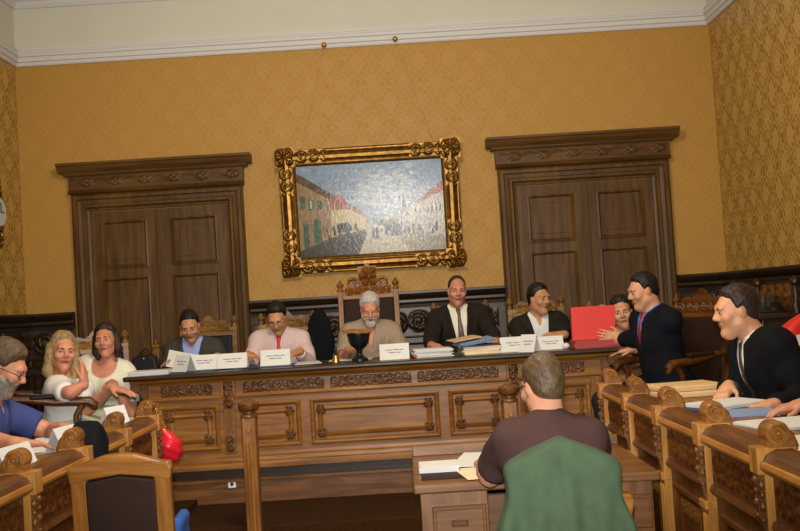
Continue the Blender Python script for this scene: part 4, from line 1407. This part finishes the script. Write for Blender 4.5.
person('person', 'person in grey jacket and light blue shirt reading a paper at the table', (-1.60, 7.74), DAIS, 180, W(190, 326, 7.52), 185, 24, 4, skin='olive', haircol='black', seat=.43,
       hands={'R': H_((-1.70, 7.12, TT + .05), (-.1, -.9, .1), (.5, 0, -.8)), 'L': H_((-1.38, 7.12, TT + .06), (-.3, -.9, -.1))},
       tops=[dict(name='shirt', mat='ltblue', t=.008, collar=True, vneck=(.45, .014)), dict(name='jacket', mat='greysuit', t=.015, vneck=(.14, .068), lapel=.035, ncut=.068)], hair=dict(kind='short', t=.011), stubble=.35)
person('person', 'person in pale pink shirt and red tie with bowed head at the table', (-.955, 7.74), DAIS, 180, W(277, 318, 7.46), 178, 32, 2, skin='olive', haircol='black', seat=.43, eyes=False,
       hands={'R': H_((-1.10, 7.12, TT + .06), (.3, -.9, -.1)), 'L': H_((-.80, 7.12, TT + .06), (-.5, -.8, -.1))},
       tops=[dict(name='shirt', mat='pink', t=.013, collar=True, tie='redtie', wr=.005)], hair=dict(kind='short', t=.014), stubble=.3, glasses=True)
person('person', 'white haired bearded person in beige striped shirt on the tall chair', (-.265, 7.74), DAIS, 180, W(370, 309, 7.50), 182, 24, 0, skin='ruddy', haircol='white', seat=.43, eyes=False,
       hands={'R': H_((-.38, 7.12, TT + .06), (.3, -.9, .0)), 'L': H_((-.10, 7.12, TT + .06), (-.5, -.8, .0))},
       tops=[dict(name='shirt', mat='beige', sleeve='short', t=.016, collar=True, vneck=(.34, .03), wr=.005)], hair=dict(kind='short', t=.018, line=LINE_LOWF), beard=dict(col='white', t=.007), belly=.03)
person('person', 'bald smiling person in dark suit with white shirt and dark tie', (.45, 7.76), DAIS, 180, W(457, 291, 7.62), 184, 6, -3, skin='ruddy', haircol='darkbrown', seat=.45, build=1.08,
       hands={'R': H_((.22, 7.12, TT + .06), (.3, -.9, .0)), 'L': H_((.62, 7.12, TT + .06), (-.4, -.9, .0))},
       tops=[dict(name='shirt', mat='cream', t=.008, collar=True, tie='brtie'), dict(name='jacket', mat='brownsuit', t=.016, vneck=(.08, .066), lapel=.038, ncut=.069)],
       hair=dict(kind='short', t=.007, line=LINE_BALD), stubble=.5, belly=.03)
person('person', 'black haired person in dark jacket and open white collar looking aside', (1.05, 7.76), DAIS, 182, W(539, 299, 7.58), 212, 6, 0, skin='olive', haircol='black', seat=.43,
       hands={'R': H_((1.01, 7.12, TT + .05), (.8, -.4, .1), (.3, .3, -1)), 'L': H_((1.05, 7.10, TT + .085), (-.8, -.3, .05), (0, .4, -1))},
       tops=[dict(name='shirt', mat='white', t=.008, collar=True, vneck=(.44, .016)), dict(name='jacket', mat='darksuit', t=.015, vneck=(.12, .068), lapel=.035, ncut=.068)], hair=dict(kind='short', t=.014), stubble=.15)
person('person', 'dark haired person in tan top peering from behind the red folder', (1.60, 7.32), SIDE, 172, W(622, 313, 7.02), 168, 2, 8, seat=.43, fem=True, skin='tan', haircol='black',
       hands={'R': H_((1.54, 6.84, .86), (0, -.8, -.3)), 'L': H_((1.72, 6.84, .86), (0, -.8, -.3))},
       tops=[dict(name='tan_top', mat='tan', sleeve='none', t=.012, neck=((.10, .12, .07), .05, .01), ncut=.055)],
       hair=dict(kind='long', t=.018, below=.16, locks=[((.07, -.04, .03), (.07, -.05, -.06), .03, .03), ((-.07, -.04, .03), (-.07, -.05, -.06), .03, .03), ((0, -.07, 0), (0, -.07, -.07), .06, .05)]))
person('person', 'person in navy suit and wine tie seen in profile holding the red folder', (1.69, 6.43), SIDE, 108, W(643, 291, 6.38), 100, 14, 0, skin='tan', haircol='black', seat=.45,
       hands={'L': H_(W(608, 336, 6.72), (-.9, .35, .25), (-.1, 1, 0), curl=(.1, .2)), 'R': H_(W(622, 351, 6.62), (-.9, .2, -.1), (0, 0, -1))},
       tops=[dict(name='shirt', mat='midblue', t=.008, collar=True, tie='winetie'), dict(name='jacket', mat='navysuit', t=.022, vneck=(.26, .055), lapel=.035, ncut=.076)], hair=dict(kind='short', t=.014), stubble=.25, hs=.9)
person('person', 'heavy person in black suit and white shirt seen in profile at the right bench', (1.90, 4.66), PLAT, 98, W(736, 311, 4.68), 90, 8, 0, skin='tan', haircol='darkbrown', seat=.44, build=1.08, belly=.05, fat=.04,
       hands={'R': H_(W(722, 398, 4.60), (-.55, -.6, -.4), (.1, -.1, -1), curl=(.1, .25), spread=.8), 'L': H_(W(752, 407, 4.30), (-.85, .2, -.05), (0, 0, -1), curl=(.2, .3))},
       tops=[dict(name='shirt', mat='white', t=.009, collar=True, tie='darktie'), dict(name='jacket', mat='blacksuit', t=.024, vneck=(.10, .06), lapel=.035, ncut=.08)], hair=dict(kind='short', t=.014), stubble=.2, eyes=True, hs=.93)
person('person', 'person mostly out of view at the right edge, dark grey sleeve and hand on papers', (2.10, 3.84), PLAT, 88, (1.98, 3.84, 1.40), 88, 15, 0, skin='ruddy', haircol='brown',
       hands={'L': H_((1.70, 3.62, DT + .045), (-.9, .3, 0), (0, 0, -1)), 'R': H_(W(777, 411, 3.98), (-.92, .15, -.12), (0, 0, -1), curl=(.2, .3))},
       tops=[dict(name='jacket', mat='greysleeve', t=.02, collar=True)], hair=dict(kind='short', t=.014))
person('person', 'clerk with brown hair in maroon short sleeved shirt, back to the camera', (.505, 3.62), 0, 0, W(542, 387, 3.80), 22, 14, 4, skin='fair', haircol='brown', seat=.465, sh=.148,
       hands={'L': H_((.32, 4.27, .81), (.3, .9, 0), (0, 0, -1)), 'R': H_((.66, 4.27, .81), (-.2, .9, 0), (0, 0, -1))},
       tops=[dict(name='shirt', mat='maroon', sleeve='short', t=.016, collar=True)], hair=dict(kind='short', t=.016, line=([-.12, -.07, -.03, -.012, .012, .03, .06, .085, .12], [-.085, -.085, -.04, -.012, -.012, .03, .05, .06, .07])), glasses=True)

# ------------------------------------------------------------------ on the council table
def at_table(o, x, y, Y, rz=0):
    p = W(x, y, Y)
    o.location = (p.x, Y, TT); o.rotation_euler = (0, 0, R(rz))
    return o

def name_card(label, loc, rz, w=.21, h=.098, group=None, text=2):
    """a folded sheet standing like a tent, front to -y"""
    t = thing('name_card', label, 'name card', loc, rz, group)
    d = .045; th = .0012
    m = MB()
    for sg in (-1, 1):
        m.add([(-w / 2, sg * d, 0), (w / 2, sg * d, 0), (w / 2, 0, h), (-w / 2, 0, h), (-w / 2, sg * (d - th * 2), 0), (w / 2, sg * (d - th * 2), 0), (w / 2, 0, h - th * 2), (-w / 2, 0, h - th * 2)],
              [(0, 1, 2, 3), (7, 6, 5, 4), (0, 4, 5, 1), (1, 5, 6, 2), (2, 6, 7, 3), (3, 7, 4, 0)])
    m.build('folded_card', M['paper'], t)
    q = MB()
    for k in range(text):
        a = .42 + .17 * (1 - k)
        for (x0, x1) in ((-.30, -.08), (-.05, .14), (.17, .32)) if k == 0 else ((-.2, .02), (.05, .22)):
            z0, z1 = a * h, (a + .05) * h
            e = .0012
            q.add([(x0 * w, -d * (1 - z0 / h) - e, z0), (x1 * w, -d * (1 - z0 / h) - e, z0), (x1 * w, -d * (1 - z1 / h) - e, z1), (x0 * w, -d * (1 - z1 / h) - e, z1)], [(0, 1, 2, 3)])
    q.build('printed_lines', M['ink'], t)
    return t
Yc = 6.80
def card_at(label, x, yb, rz, Y=Yc, **kw):
    p = W(x, yb, Y)
    return name_card(label, (p.x, Y, kw.pop('z', TT)), rz, **kw)
card_at('white name card turned sideways, in front of the reading person in grey jacket', 184, 371, -38, 6.72, w=.15, h=.11, z=TT + .009)
card_at('white name card of the person in the grey jacket', 205, 368, 0, 6.83, w=.19, z=TT + .009)
card_at('white name card between grey jacket and pink shirt on the table', 233, 368, 0, 6.80, w=.20, z=TT + .009)
card_at('white name card in front of the pink shirt and red tie', 276, 364, 0, 6.80, w=.20, h=.105, z=TT + .009)
card_at('white name card beside the black urn', 395, 361, 0, 6.80, w=.20, h=.105)
card_at('white name card left of the turned one near the open collared person', 515, 350, 0, 6.84, w=.20, h=.10)
card_at('cream name card turned edgeways between two white cards by the red folder', 530, 352, -40, 6.71, w=.12, h=.115)
card_at('white name card of the open collared person beside the red folder', 550, 347, 0, 6.84, w=.18, h=.09)

def sheets(name, label, cat, loc, rz, w, d, n, mat, group=None, jit=.006, th=.004):
    t = MB()
    r2 = random.Random(hash(label) % 1000 if False else len(label))
    for k in range(n):
        T = Matrix.Translation((r2.uniform(-jit, jit), r2.uniform(-jit, jit), 0)) @ Matrix.Rotation(r2.uniform(-.05, .05), 4, 'Z')
        t.box(-w / 2, w / 2, -d / 2, d / 2, k * th, k * th + th * .9, T)
    o = t.build(name, mat)
    o.location = loc; o.rotation_euler = (0, 0, R(rz))
    return tag(o, label, cat, group)
def on_table(name, label, cat, x, y, Y, rz, w, d, n, mat, dz=0, **kw):
    p = W(x, y, Y)
    return sheets(name, label, cat, (p.x, Y, TT + dz), rz, w, d, n, mat, **kw)
on_table('paper_stack', 'stack of white papers at the left end of the council table', 'papers', 151, 372, 6.74, 1, .27, .20, 7, M['paper'])
on_table('blue_folder', 'dark blue folder under the cards before the grey jacket', 'folder', 196, 370, 6.80, 2, .30, .26, 2, M['bluefile'], dz=-.0)
on_table('blue_folder', 'dark blue folder under the card before the pink shirt', 'folder', 265, 367, 6.82, 0, .40, .24, 2, M['bluefile'])
on_table('loose_sheet', 'white sheet under the hand of the person in pink shirt', 'paper', 304, 362, 7.0, 10, .21, .297, 1, M['paper'])
on_table('loose_sheet', 'white sheet on the table before the bearded person', 'paper', 352, 358, 7.10, -5, .30, .22, 1, M['paper'])
for cobj in [o for o in list(COL.objects) if o.name.startswith('name_card')]:
    pass
# files in front of the bald person
on_table('file_stack', 'low untidy stack of white files before the bald person', 'papers', 432, 357, 6.90, 3, .26, .23, 9, M['paper'], th=.006, jit=.012)
on_table('file_stack', 'thick bundle of files with dark band right of the low white stack', 'papers', 480, 354, 6.90, 5, .25, .24, 8, M['paperc'], th=.0065, jit=.012)
bb = MB().box(-.135, .135, -.125, .125, .0, .008).build('dark_folder', M['bluefile'])
p = W(478, 350, 6.90); bb.location = (p.x, 6.90, TT + .0525); bb.rotation_euler = (0, 0, R(8)); tag(bb, 'dark blue folder on top of the thick file bundle', 'folder')
bs_ = on_table('bundle_sheets', 'blue grey papers piled over the dark folder before the bald person', 'papers', 474, 345, 6.92, 14, .24, .20, 5, M['bluegrey'], dz=.061, jit=.012)
bs_.rotation_euler = (R(3), R(-7), R(12)); bs_.location.z += .012
mf = MB().box(-.10, .10, -.08, .08, 0, .006).build('manila_folder', M['manila'])
p = W(464, 342, 6.93); mf.location = (p.x, 6.93, TT + .102); mf.rotation_euler = (R(3), R(-7), R(18)); tag(mf, 'manila folder tilted on top of the file bundle', 'folder')
rl = MB().ball((0, 0, .012), (.012, .010, .010), 10).build('red_seal', M['redfile'], None, smooth='all')
p = W(418, 352, 6.84); rl.location = (p.x - .02, 6.74, TT); tag(rl, 'small red object at the corner of the low white file stack', 'seal')

# red folder stack with one held upright
for k in range(4):
    q = sheets('red_file', ['dull red file lowest of the pile under the upright red folder', 'dull red file second from the bottom under the red folder', 'dull red file third from the bottom under the red folder', 'dull red file topmost of the pile under the red folder'][k], 'folder', (1.28 + .004 * (k % 2), 6.80, TT + k * .0125), 1, .30, .22, 1, M['reddull'], 'red files under the upright folder', jit=.003, th=.0128)
rf = thing('red_folder', 'bright red folder held upright on the right end of the table', 'folder', (1.282, 6.80, TT + .0515), 0)
fm = Matrix.Rotation(R(6), 4, 'X')
MB().box(-.148, .148, -.006, -.003, 0, .225, fm).build('front_cover', M['redfile'], rf, bevel=.001)
MB().box(-.148, .148, .006, .009, 0, .225, fm).box(-.148, -.145, -.006, .009, 0, .225, fm).build('back_cover', M['redfile'], rf)
MB().box(-.142, .142, -.002, .005, .002, .215, fm).build('inner_papers', M['paper'], rf)
crumple = MB().ball((0, 0, .02), (.028, .02, .02), 9).build('crumpled_paper', M['paper'], None, smooth='all')
p = W(566, 348, 6.78); crumple.location = (p.x, 6.78, TT); tag(crumple, 'crumpled white paper at the left foot of the red folder', 'paper')

# urn with wooden lid, bell
ur = thing('black_urn', 'black footed urn with slanted wooden lid before the bearded person', 'urn', (W(360, 362, 6.86).x, 6.86, TT))
ur.scale = (.9, .9, 1)
MB().lathe([(.0, 0), (.062, 0), (.062, .014), (.05, .022), (.028, .036), (.020, .05), (.026, .062), (.02, .07), (.034, .084), (.062, .105), (.078, .135), (.083, .165), (.088, .18), (.088, .19), (.076, .19), (.07, .16), (.0, .12)], n=32).build('bowl', M['iron'], ur, smooth=True)
MB().lathe([(0, 0), (.112, 0), (.114, .006), (.112, .012), (0, .014)], (0, 0, 0), 32, Matrix.Translation((-.012, 0, .197)) @ Matrix.Rotation(R(4), 4, 'Y') @ Matrix.Rotation(R(3), 4, 'X')).build('wooden_lid', M['palex'], ur, smooth=True)
bl = thing('hand_bell', 'small brass hand bell with dark handle left of the urn', 'bell', (W(336, 363, 6.82).x, 6.82, TT))
MB().lathe([(0, .004), (.030, 0), (.031, .004), (.024, .018), (.019, .036), (.014, .048), (0, .052)], n=24).build('bell_cup', M['brass'], bl, smooth=True)
MB().lathe([(0, .05), (.006, .05), (.007, .07), (.010, .085), (.008, .10), (.004, .108), (0, .11)], n=14).build('handle', M['iron'], bl, smooth=True)
# handbag and little column
hb = thing('handbag', 'small black handbag at the left end of the council table', 'handbag', (W(146, 368, 7.0).x, 7.0, TT))
m = MB()
pr = [(-.085, 0), (.085, 0), (.092, .03), (.082, .10), (.05, .125), (-.05, .125), (-.085, .10), (-.092, .03)]
m.prism(pr, -.045, .045)
m.build('bag_body', M['leatherd'], hb, bevel=.018, seg=3)
MB().tube([(-.05 + .1 * k / 10, 0, .115 + .05 * math.sin(PI * k / 10)) for k in range(11)], .005, 6).build('bag_handle', M['leatherd'], hb, smooth=True)
MB().ball((.0, -.05, .10), .009, 8).build('clasp', M['brass'], hb, smooth='all')
gc = thing('gilt_column', 'small gilded column ornament standing behind the black handbag', 'ornament', (W(157, 365, 7.12).x, 7.12, TT))
MB().box(-.028, .028, -.028, .028, 0, .025).box(-.020, .020, -.020, .020, .025, .17).box(-.027, .027, -.027, .027, .165, .19).build('column', M['gold'], gc, bevel=.004)
MB().lathe([(0, .19), (.018, .19), (.022, .2), (.010, .212), (.006, .225), (0, .23)], n=14).build('finial', M['gold'], gc, smooth=True)
# the sheet being read
rs = MB()
for i in range(9):
    a = i / 8
    rs.add([], [])
n_ = 10
vs = []; fs = []
for i in range(n_ + 1):
    a = i / n_
    x = -.11 + .22 * a; zc_ = .035 * math.sin(PI * a) * .6
    vs += [(x, .0 + zc_, 0), (x, .10 + zc_, .13), (x, .0012 + zc_, 0), (x, .1012 + zc_, .13)]
for i in range(n_):
    o = i * 4
    fs += [(o, o + 4, o + 5, o + 1), (o + 2, o + 3, o + 7, o + 6), (o, o + 2, o + 6, o + 4), (o + 1, o + 5, o + 7, o + 3)]
rs.add(vs, fs)
rs = rs.build('held_paper', M['paper'], None, smooth=True)
p = W(181, 366, 7.05); rs.location = (p.x, 7.06, TT + .008); rs.rotation_euler = (R(-8), R(14), R(12))
tag(rs, 'curved white paper held up by the person in the grey jacket', 'paper')
pg = MB()
for sx in (-1, 1):
    pg.tube([(sx * .032 + .024 * math.cos(a), 0.016 * math.sin(a), .006) for a in [2 * PI * k / 18 for k in range(19)]], .0022, 6)
    pg.tube([(sx * .056, .0, .006), (sx * .05, .10, .003)], .002, 6)
pg.tube([(-.008, 0, .006), (.008, 0, .006)], .002, 6)
pg = pg.build('spectacles', M['iron'], None, smooth='all'); p = W(254, 366, 6.76)
pg.location = (p.x - .01, 6.66, TT + .0005); tag(pg, 'folded spectacles lying between two name cards', 'spectacles')

# black coat hanging on the chair beside the pink shirt
def drape(name, label, cat, loc, rz, w, d, h, mat, slope=.10, seed=0, parts=None, bot=.0, seam=True, peak=.05, flare=.0, pw=1.9):
    """a garment hung over a chair back: a hollow-looking shouldered sack with folds"""
    G = Field(np.array([-w / 2 - .06, -d / 2 - .06, -.02]), np.array([w / 2 + .06, d / 2 + .06, h + .06]), .011)
    X, Y, Z = G.grid()
    ax_ = np.abs(X)
    top = h - slope * np.clip(ax_ / (w / 2 * (1 - flare)), 0, 1.5) ** pw - peak * np.clip(ax_ / .06, 0, 1) ** .8 * .4
    wide = w / 2 * (1 - flare * Z / h)
    fold = .010 * np.sin(X * 60 + seed) * np.clip((h - .06 - Z) * 5, 0, 1) + .007 * np.sin(X * 27 + Z * 13 + seed * 2)
    thick = d / 2 + fold - .010 * np.exp(-(X / .008) ** 2) * (Y < 0) * (1 if seam else 0)
    q0, q1, q2 = ax_ - (wide - .03) + .012 * np.sin(Z * 24 + seed), np.abs(Y) - (thick - .03), np.maximum(Z - (top - .03), bot - Z + .03)
    f = np.sqrt(np.maximum(q0, 0) ** 2 + np.maximum(q1, 0) ** 2 + np.maximum(q2, 0) ** 2) + np.minimum(np.maximum(np.maximum(q0, q1), q2), 0) - .03
    V, Q = nets(G, (f * .8).astype(np.float32), 2)
    o = np_mesh(name, V, Q, mat, None)
    o.location = loc; o.rotation_euler = (0, 0, R(rz))
    return tag(o, label, cat)
p = W(322, 362, 7.90)
drape('black_coat', 'black coat hung on the chair between pink shirt and tall chair', 'coat', (p.x, 7.86, .85), 180, .20, .13, .66, M['blackcloth'], .12, 2, seam=False)
# green jacket over the clerk's chair
drape('green_jacket', "green jacket draped over the back of the clerk's chair", 'jacket', (.488, 3.305, .30), 0, .53, .13, .735, M['greencloth'], .07, 1, peak=.02, flare=.34, pw=1.3)
# black cloth over the left bench rail
bc = drape('black_cloth', 'black cloth draped over the left bench rail beside a name card', 'cloth', (-1.335, 4.16, .80), 90, .22, .13, .30, M['blackcloth'], .09, 4, seam=False)
# red bag hanging from the bench end
rb = thing('red_purse', 'red leather purse hanging on a chain from the left bench end', 'purse', (-1.265, 5.28, .735))
rb.scale = (.88, .88, .85)
G = Field(np.array([-.12, -.1, -.03]), np.array([.12, .1, .30]), .008)
G.add(ell((0, 0, .09), (.072, .048, .09)), 0); G.add(cap((-.01, 0, .12), (-.03, 0, .21), .055, .022), .05)
X, Y, Z = G.grid(); G.f += (.004 * np.sin(X * 70 + Z * 40) * np.sin(Z * 60 + 1)).astype(np.float32)
V, Q = nets(G); np_mesh('pouch', V, Q, M['redbag'], rb)
ch = MB()
for k in range(14):
    a = k / 13
    ch.ball((-.03 - .055 * a, -.02 + .03 * a, .21 + .16 * a), .006, 6)
    ch.ball((-.02 - .065 * a, .03 - .01 * a, .20 + .17 * a), .006, 6)
ch.build('chain', M['brass'], rb, smooth='all')
# blue bag on the empty chair
bg = drape('blue_bag', 'blue cloth bag lying on the empty chair by the left bench', 'bag', (-.905, 3.90, .475), 4, .06, .22, .27, M['bluecloth'], .0, 3, peak=.0, seam=False)
# red coat at the right edge
rc = drape('red_coat', 'red coat hanging at the right edge behind the black suit', 'coat', (2.345, 5.70, .50), 0, .46, .14, .84, M['redcloth'], .13, 5, seam=False)
MB().box(-.022, .022, -.004, .004, -.03, .03).build('white_patch', M['paper'], rc).location = (-.13, -.085, .66)
sd_ = chair('carved_armchair', 'dark armchair under the red coat at the right edge', (2.31, 5.44, SIDE), 180, .44, .80, .04, False, False, 'leatherd', None, 'bench')

# ------------------------------------------------------------------ on the benches
name_card('white name card on the left bench rail before the blue shirt', (-1.47, 4.30, DT), 78, w=.20, h=.10)
name_card('white name card at the left picture edge on the left bench', (-1.47, 3.72, DT), 78, w=.20, h=.10)
name_card('pale name card on the left bench near the red purse', (-1.47, 5.02, DT), 62, w=.14, h=.11)
def bsheet(label, x, Y, rz, w=.21, d=.297, n=1, mat='paper', name='loose_sheet', th=.003, dz=0, cat='paper'):
    return sheets(name, label, cat, (x, Y, DT + dz), rz, w, d, n, M[mat], th=th)
bsheet('white papers spread on the left bench beyond the black cloth', -1.58, 4.66, 20, .30, .22, 3, 'paper', 'paper_sheaf')
bsheet('white sheet under the writing hand of the person in blue shirt', -1.60, 4.30, -30, .21, .297, 1)
pen = MB().tube([(0, 0, 0), (.03, -.012, .13)], .004, 8).build('blue_pen', M['bluefile'], None, smooth=True)
pen.location = (-1.49, 4.50, DT + .004); tag(pen, 'pen in the writing hand of the person in blue shirt', 'pen')
for k, (yy, lb) in enumerate(((4.93, 'brown paper parcel lower of two on the right bench'), (4.95, 'brown paper parcel upper of two on the right bench'))):
    q = MB().box(-.16, .16, -.12, .12, 0, .028).build('paper_parcel', M['manila'], None, bevel=.008)
    q.location = (1.36, yy, DT + k * .0285); q.rotation_euler = (0, 0, R(4 + 5 * k)); tag(q, lb, 'parcel')
q = MB().box(-.12, .12, -.10, .10, 0, .03).build('paper_parcel', M['manila'], None, bevel=.008); q.location = (1.30, 5.24, DT); q.rotation_euler = (0, 0, R(-8)); tag(q, 'small brown parcel at the far end of the right bench', 'parcel')
bsheet('dark grey folder under papers before the heavy person', 1.36, 4.34, 10, .33, .25, 1, 'bluefile', 'dark_folder', .006, 0, 'folder')
bsheet('white papers fanned before the heavy person in black', 1.38, 4.38, 24, .30, .21, 4, 'paper', 'paper_sheaf', .004, .0065, 'papers')
bsheet('blue edged brochure beneath the hand on the right bench', 1.36, 4.10, -6, .26, .19, 3, 'bluegrey', 'brochure', .004, 0, 'brochure')
bsheet('white papers under the hand of the person at the right edge', 1.40, 3.72, 8, .30, .26, 3, 'paper', 'paper_sheaf', .004)
bsheet('white sheets near the second scroll on the right bench', 1.30, 3.28, -12, .21, .29, 2, 'paper', 'paper_sheaf', .003)
bsheet('cream papers on the right bench nearest the camera', 1.40, 2.75, 6, .30, .21, 3, 'paperc', 'paper_sheaf', .003)

# ------------------------------------------------------------------ on the clerk's desk
DK = .7606
q = MB().box(-.20, .20, -.14, .14, 0, .004).build('desk_blotter', M['leather']); q.location = (.235, 4.32, DK); tag(q, "dark blotter at the left of the clerk's desk", 'blotter')
q = sheets('notebook', "white notebook on the blotter of the clerk's desk", 'notebook', (.115, 4.42, DK + .0042), 2, .17, .17, 5, M['paper'], th=.005, jit=.002)
q = sheets('large_sheet', "large white sheet beside the notebook on the clerk's desk", 'paper', (.34, 4.60, DK + .002), -10, .26, .40, 1, M['paper'], th=.002)
q.location.z = DK + .0065
q = sheets('pinkish_sheet', "cream sheet half under the clerk's arm on the desk", 'paper', (.30, 4.27, DK + .0042), 8, .20, .28, 1, M['paperc'], th=.002)

# ------------------------------------------------------------------ light
def area(name, loc, target, size, power, col, sy=None):
    l = bpy.data.lights.new(name, 'AREA'); l.energy = power; l.color = col; l.size = size
    if sy: l.shape = 'RECTANGLE'; l.size_y = sy
    o = bpy.data.objects.new(name, l); COL.objects.link(o); o.location = loc
    o.rotation_euler = (Vector(target) - Vector(loc)).to_track_quat('-Z', 'Y').to_euler()
    return o
cl = bpy.data.lights.new('chandelier', 'POINT'); cl.energy = 175; cl.color = (1, .86, .68); cl.shadow_soft_size = .35
co = bpy.data.objects.new('chandelier', cl); COL.objects.link(co); co.location = (-.2, 4.3, 3.55)
fl = bpy.data.lights.new('camera_flash', 'SPOT'); fl.energy = 690; fl.color = (1, .97, .92); fl.spot_size = R(62); fl.spot_blend = .8; fl.shadow_soft_size = .04
fo = bpy.data.objects.new('camera_flash', fl); COL.objects.link(fo); fo.location = (0, -.02, EYE + .12)
fo.rotation_euler = (Vector((-.1, 8, 2.1)) - fo.location).to_track_quat('-Z', 'Y').to_euler()
w = bpy.data.worlds.new('world'); SC.world = w; w.use_nodes = True
w.node_tree.nodes['Background'].inputs[0].default_value = (1, .9, .78, 1)
w.node_tree.nodes['Background'].inputs[1].default_value = .16
SC.view_settings.exposure = 0.48
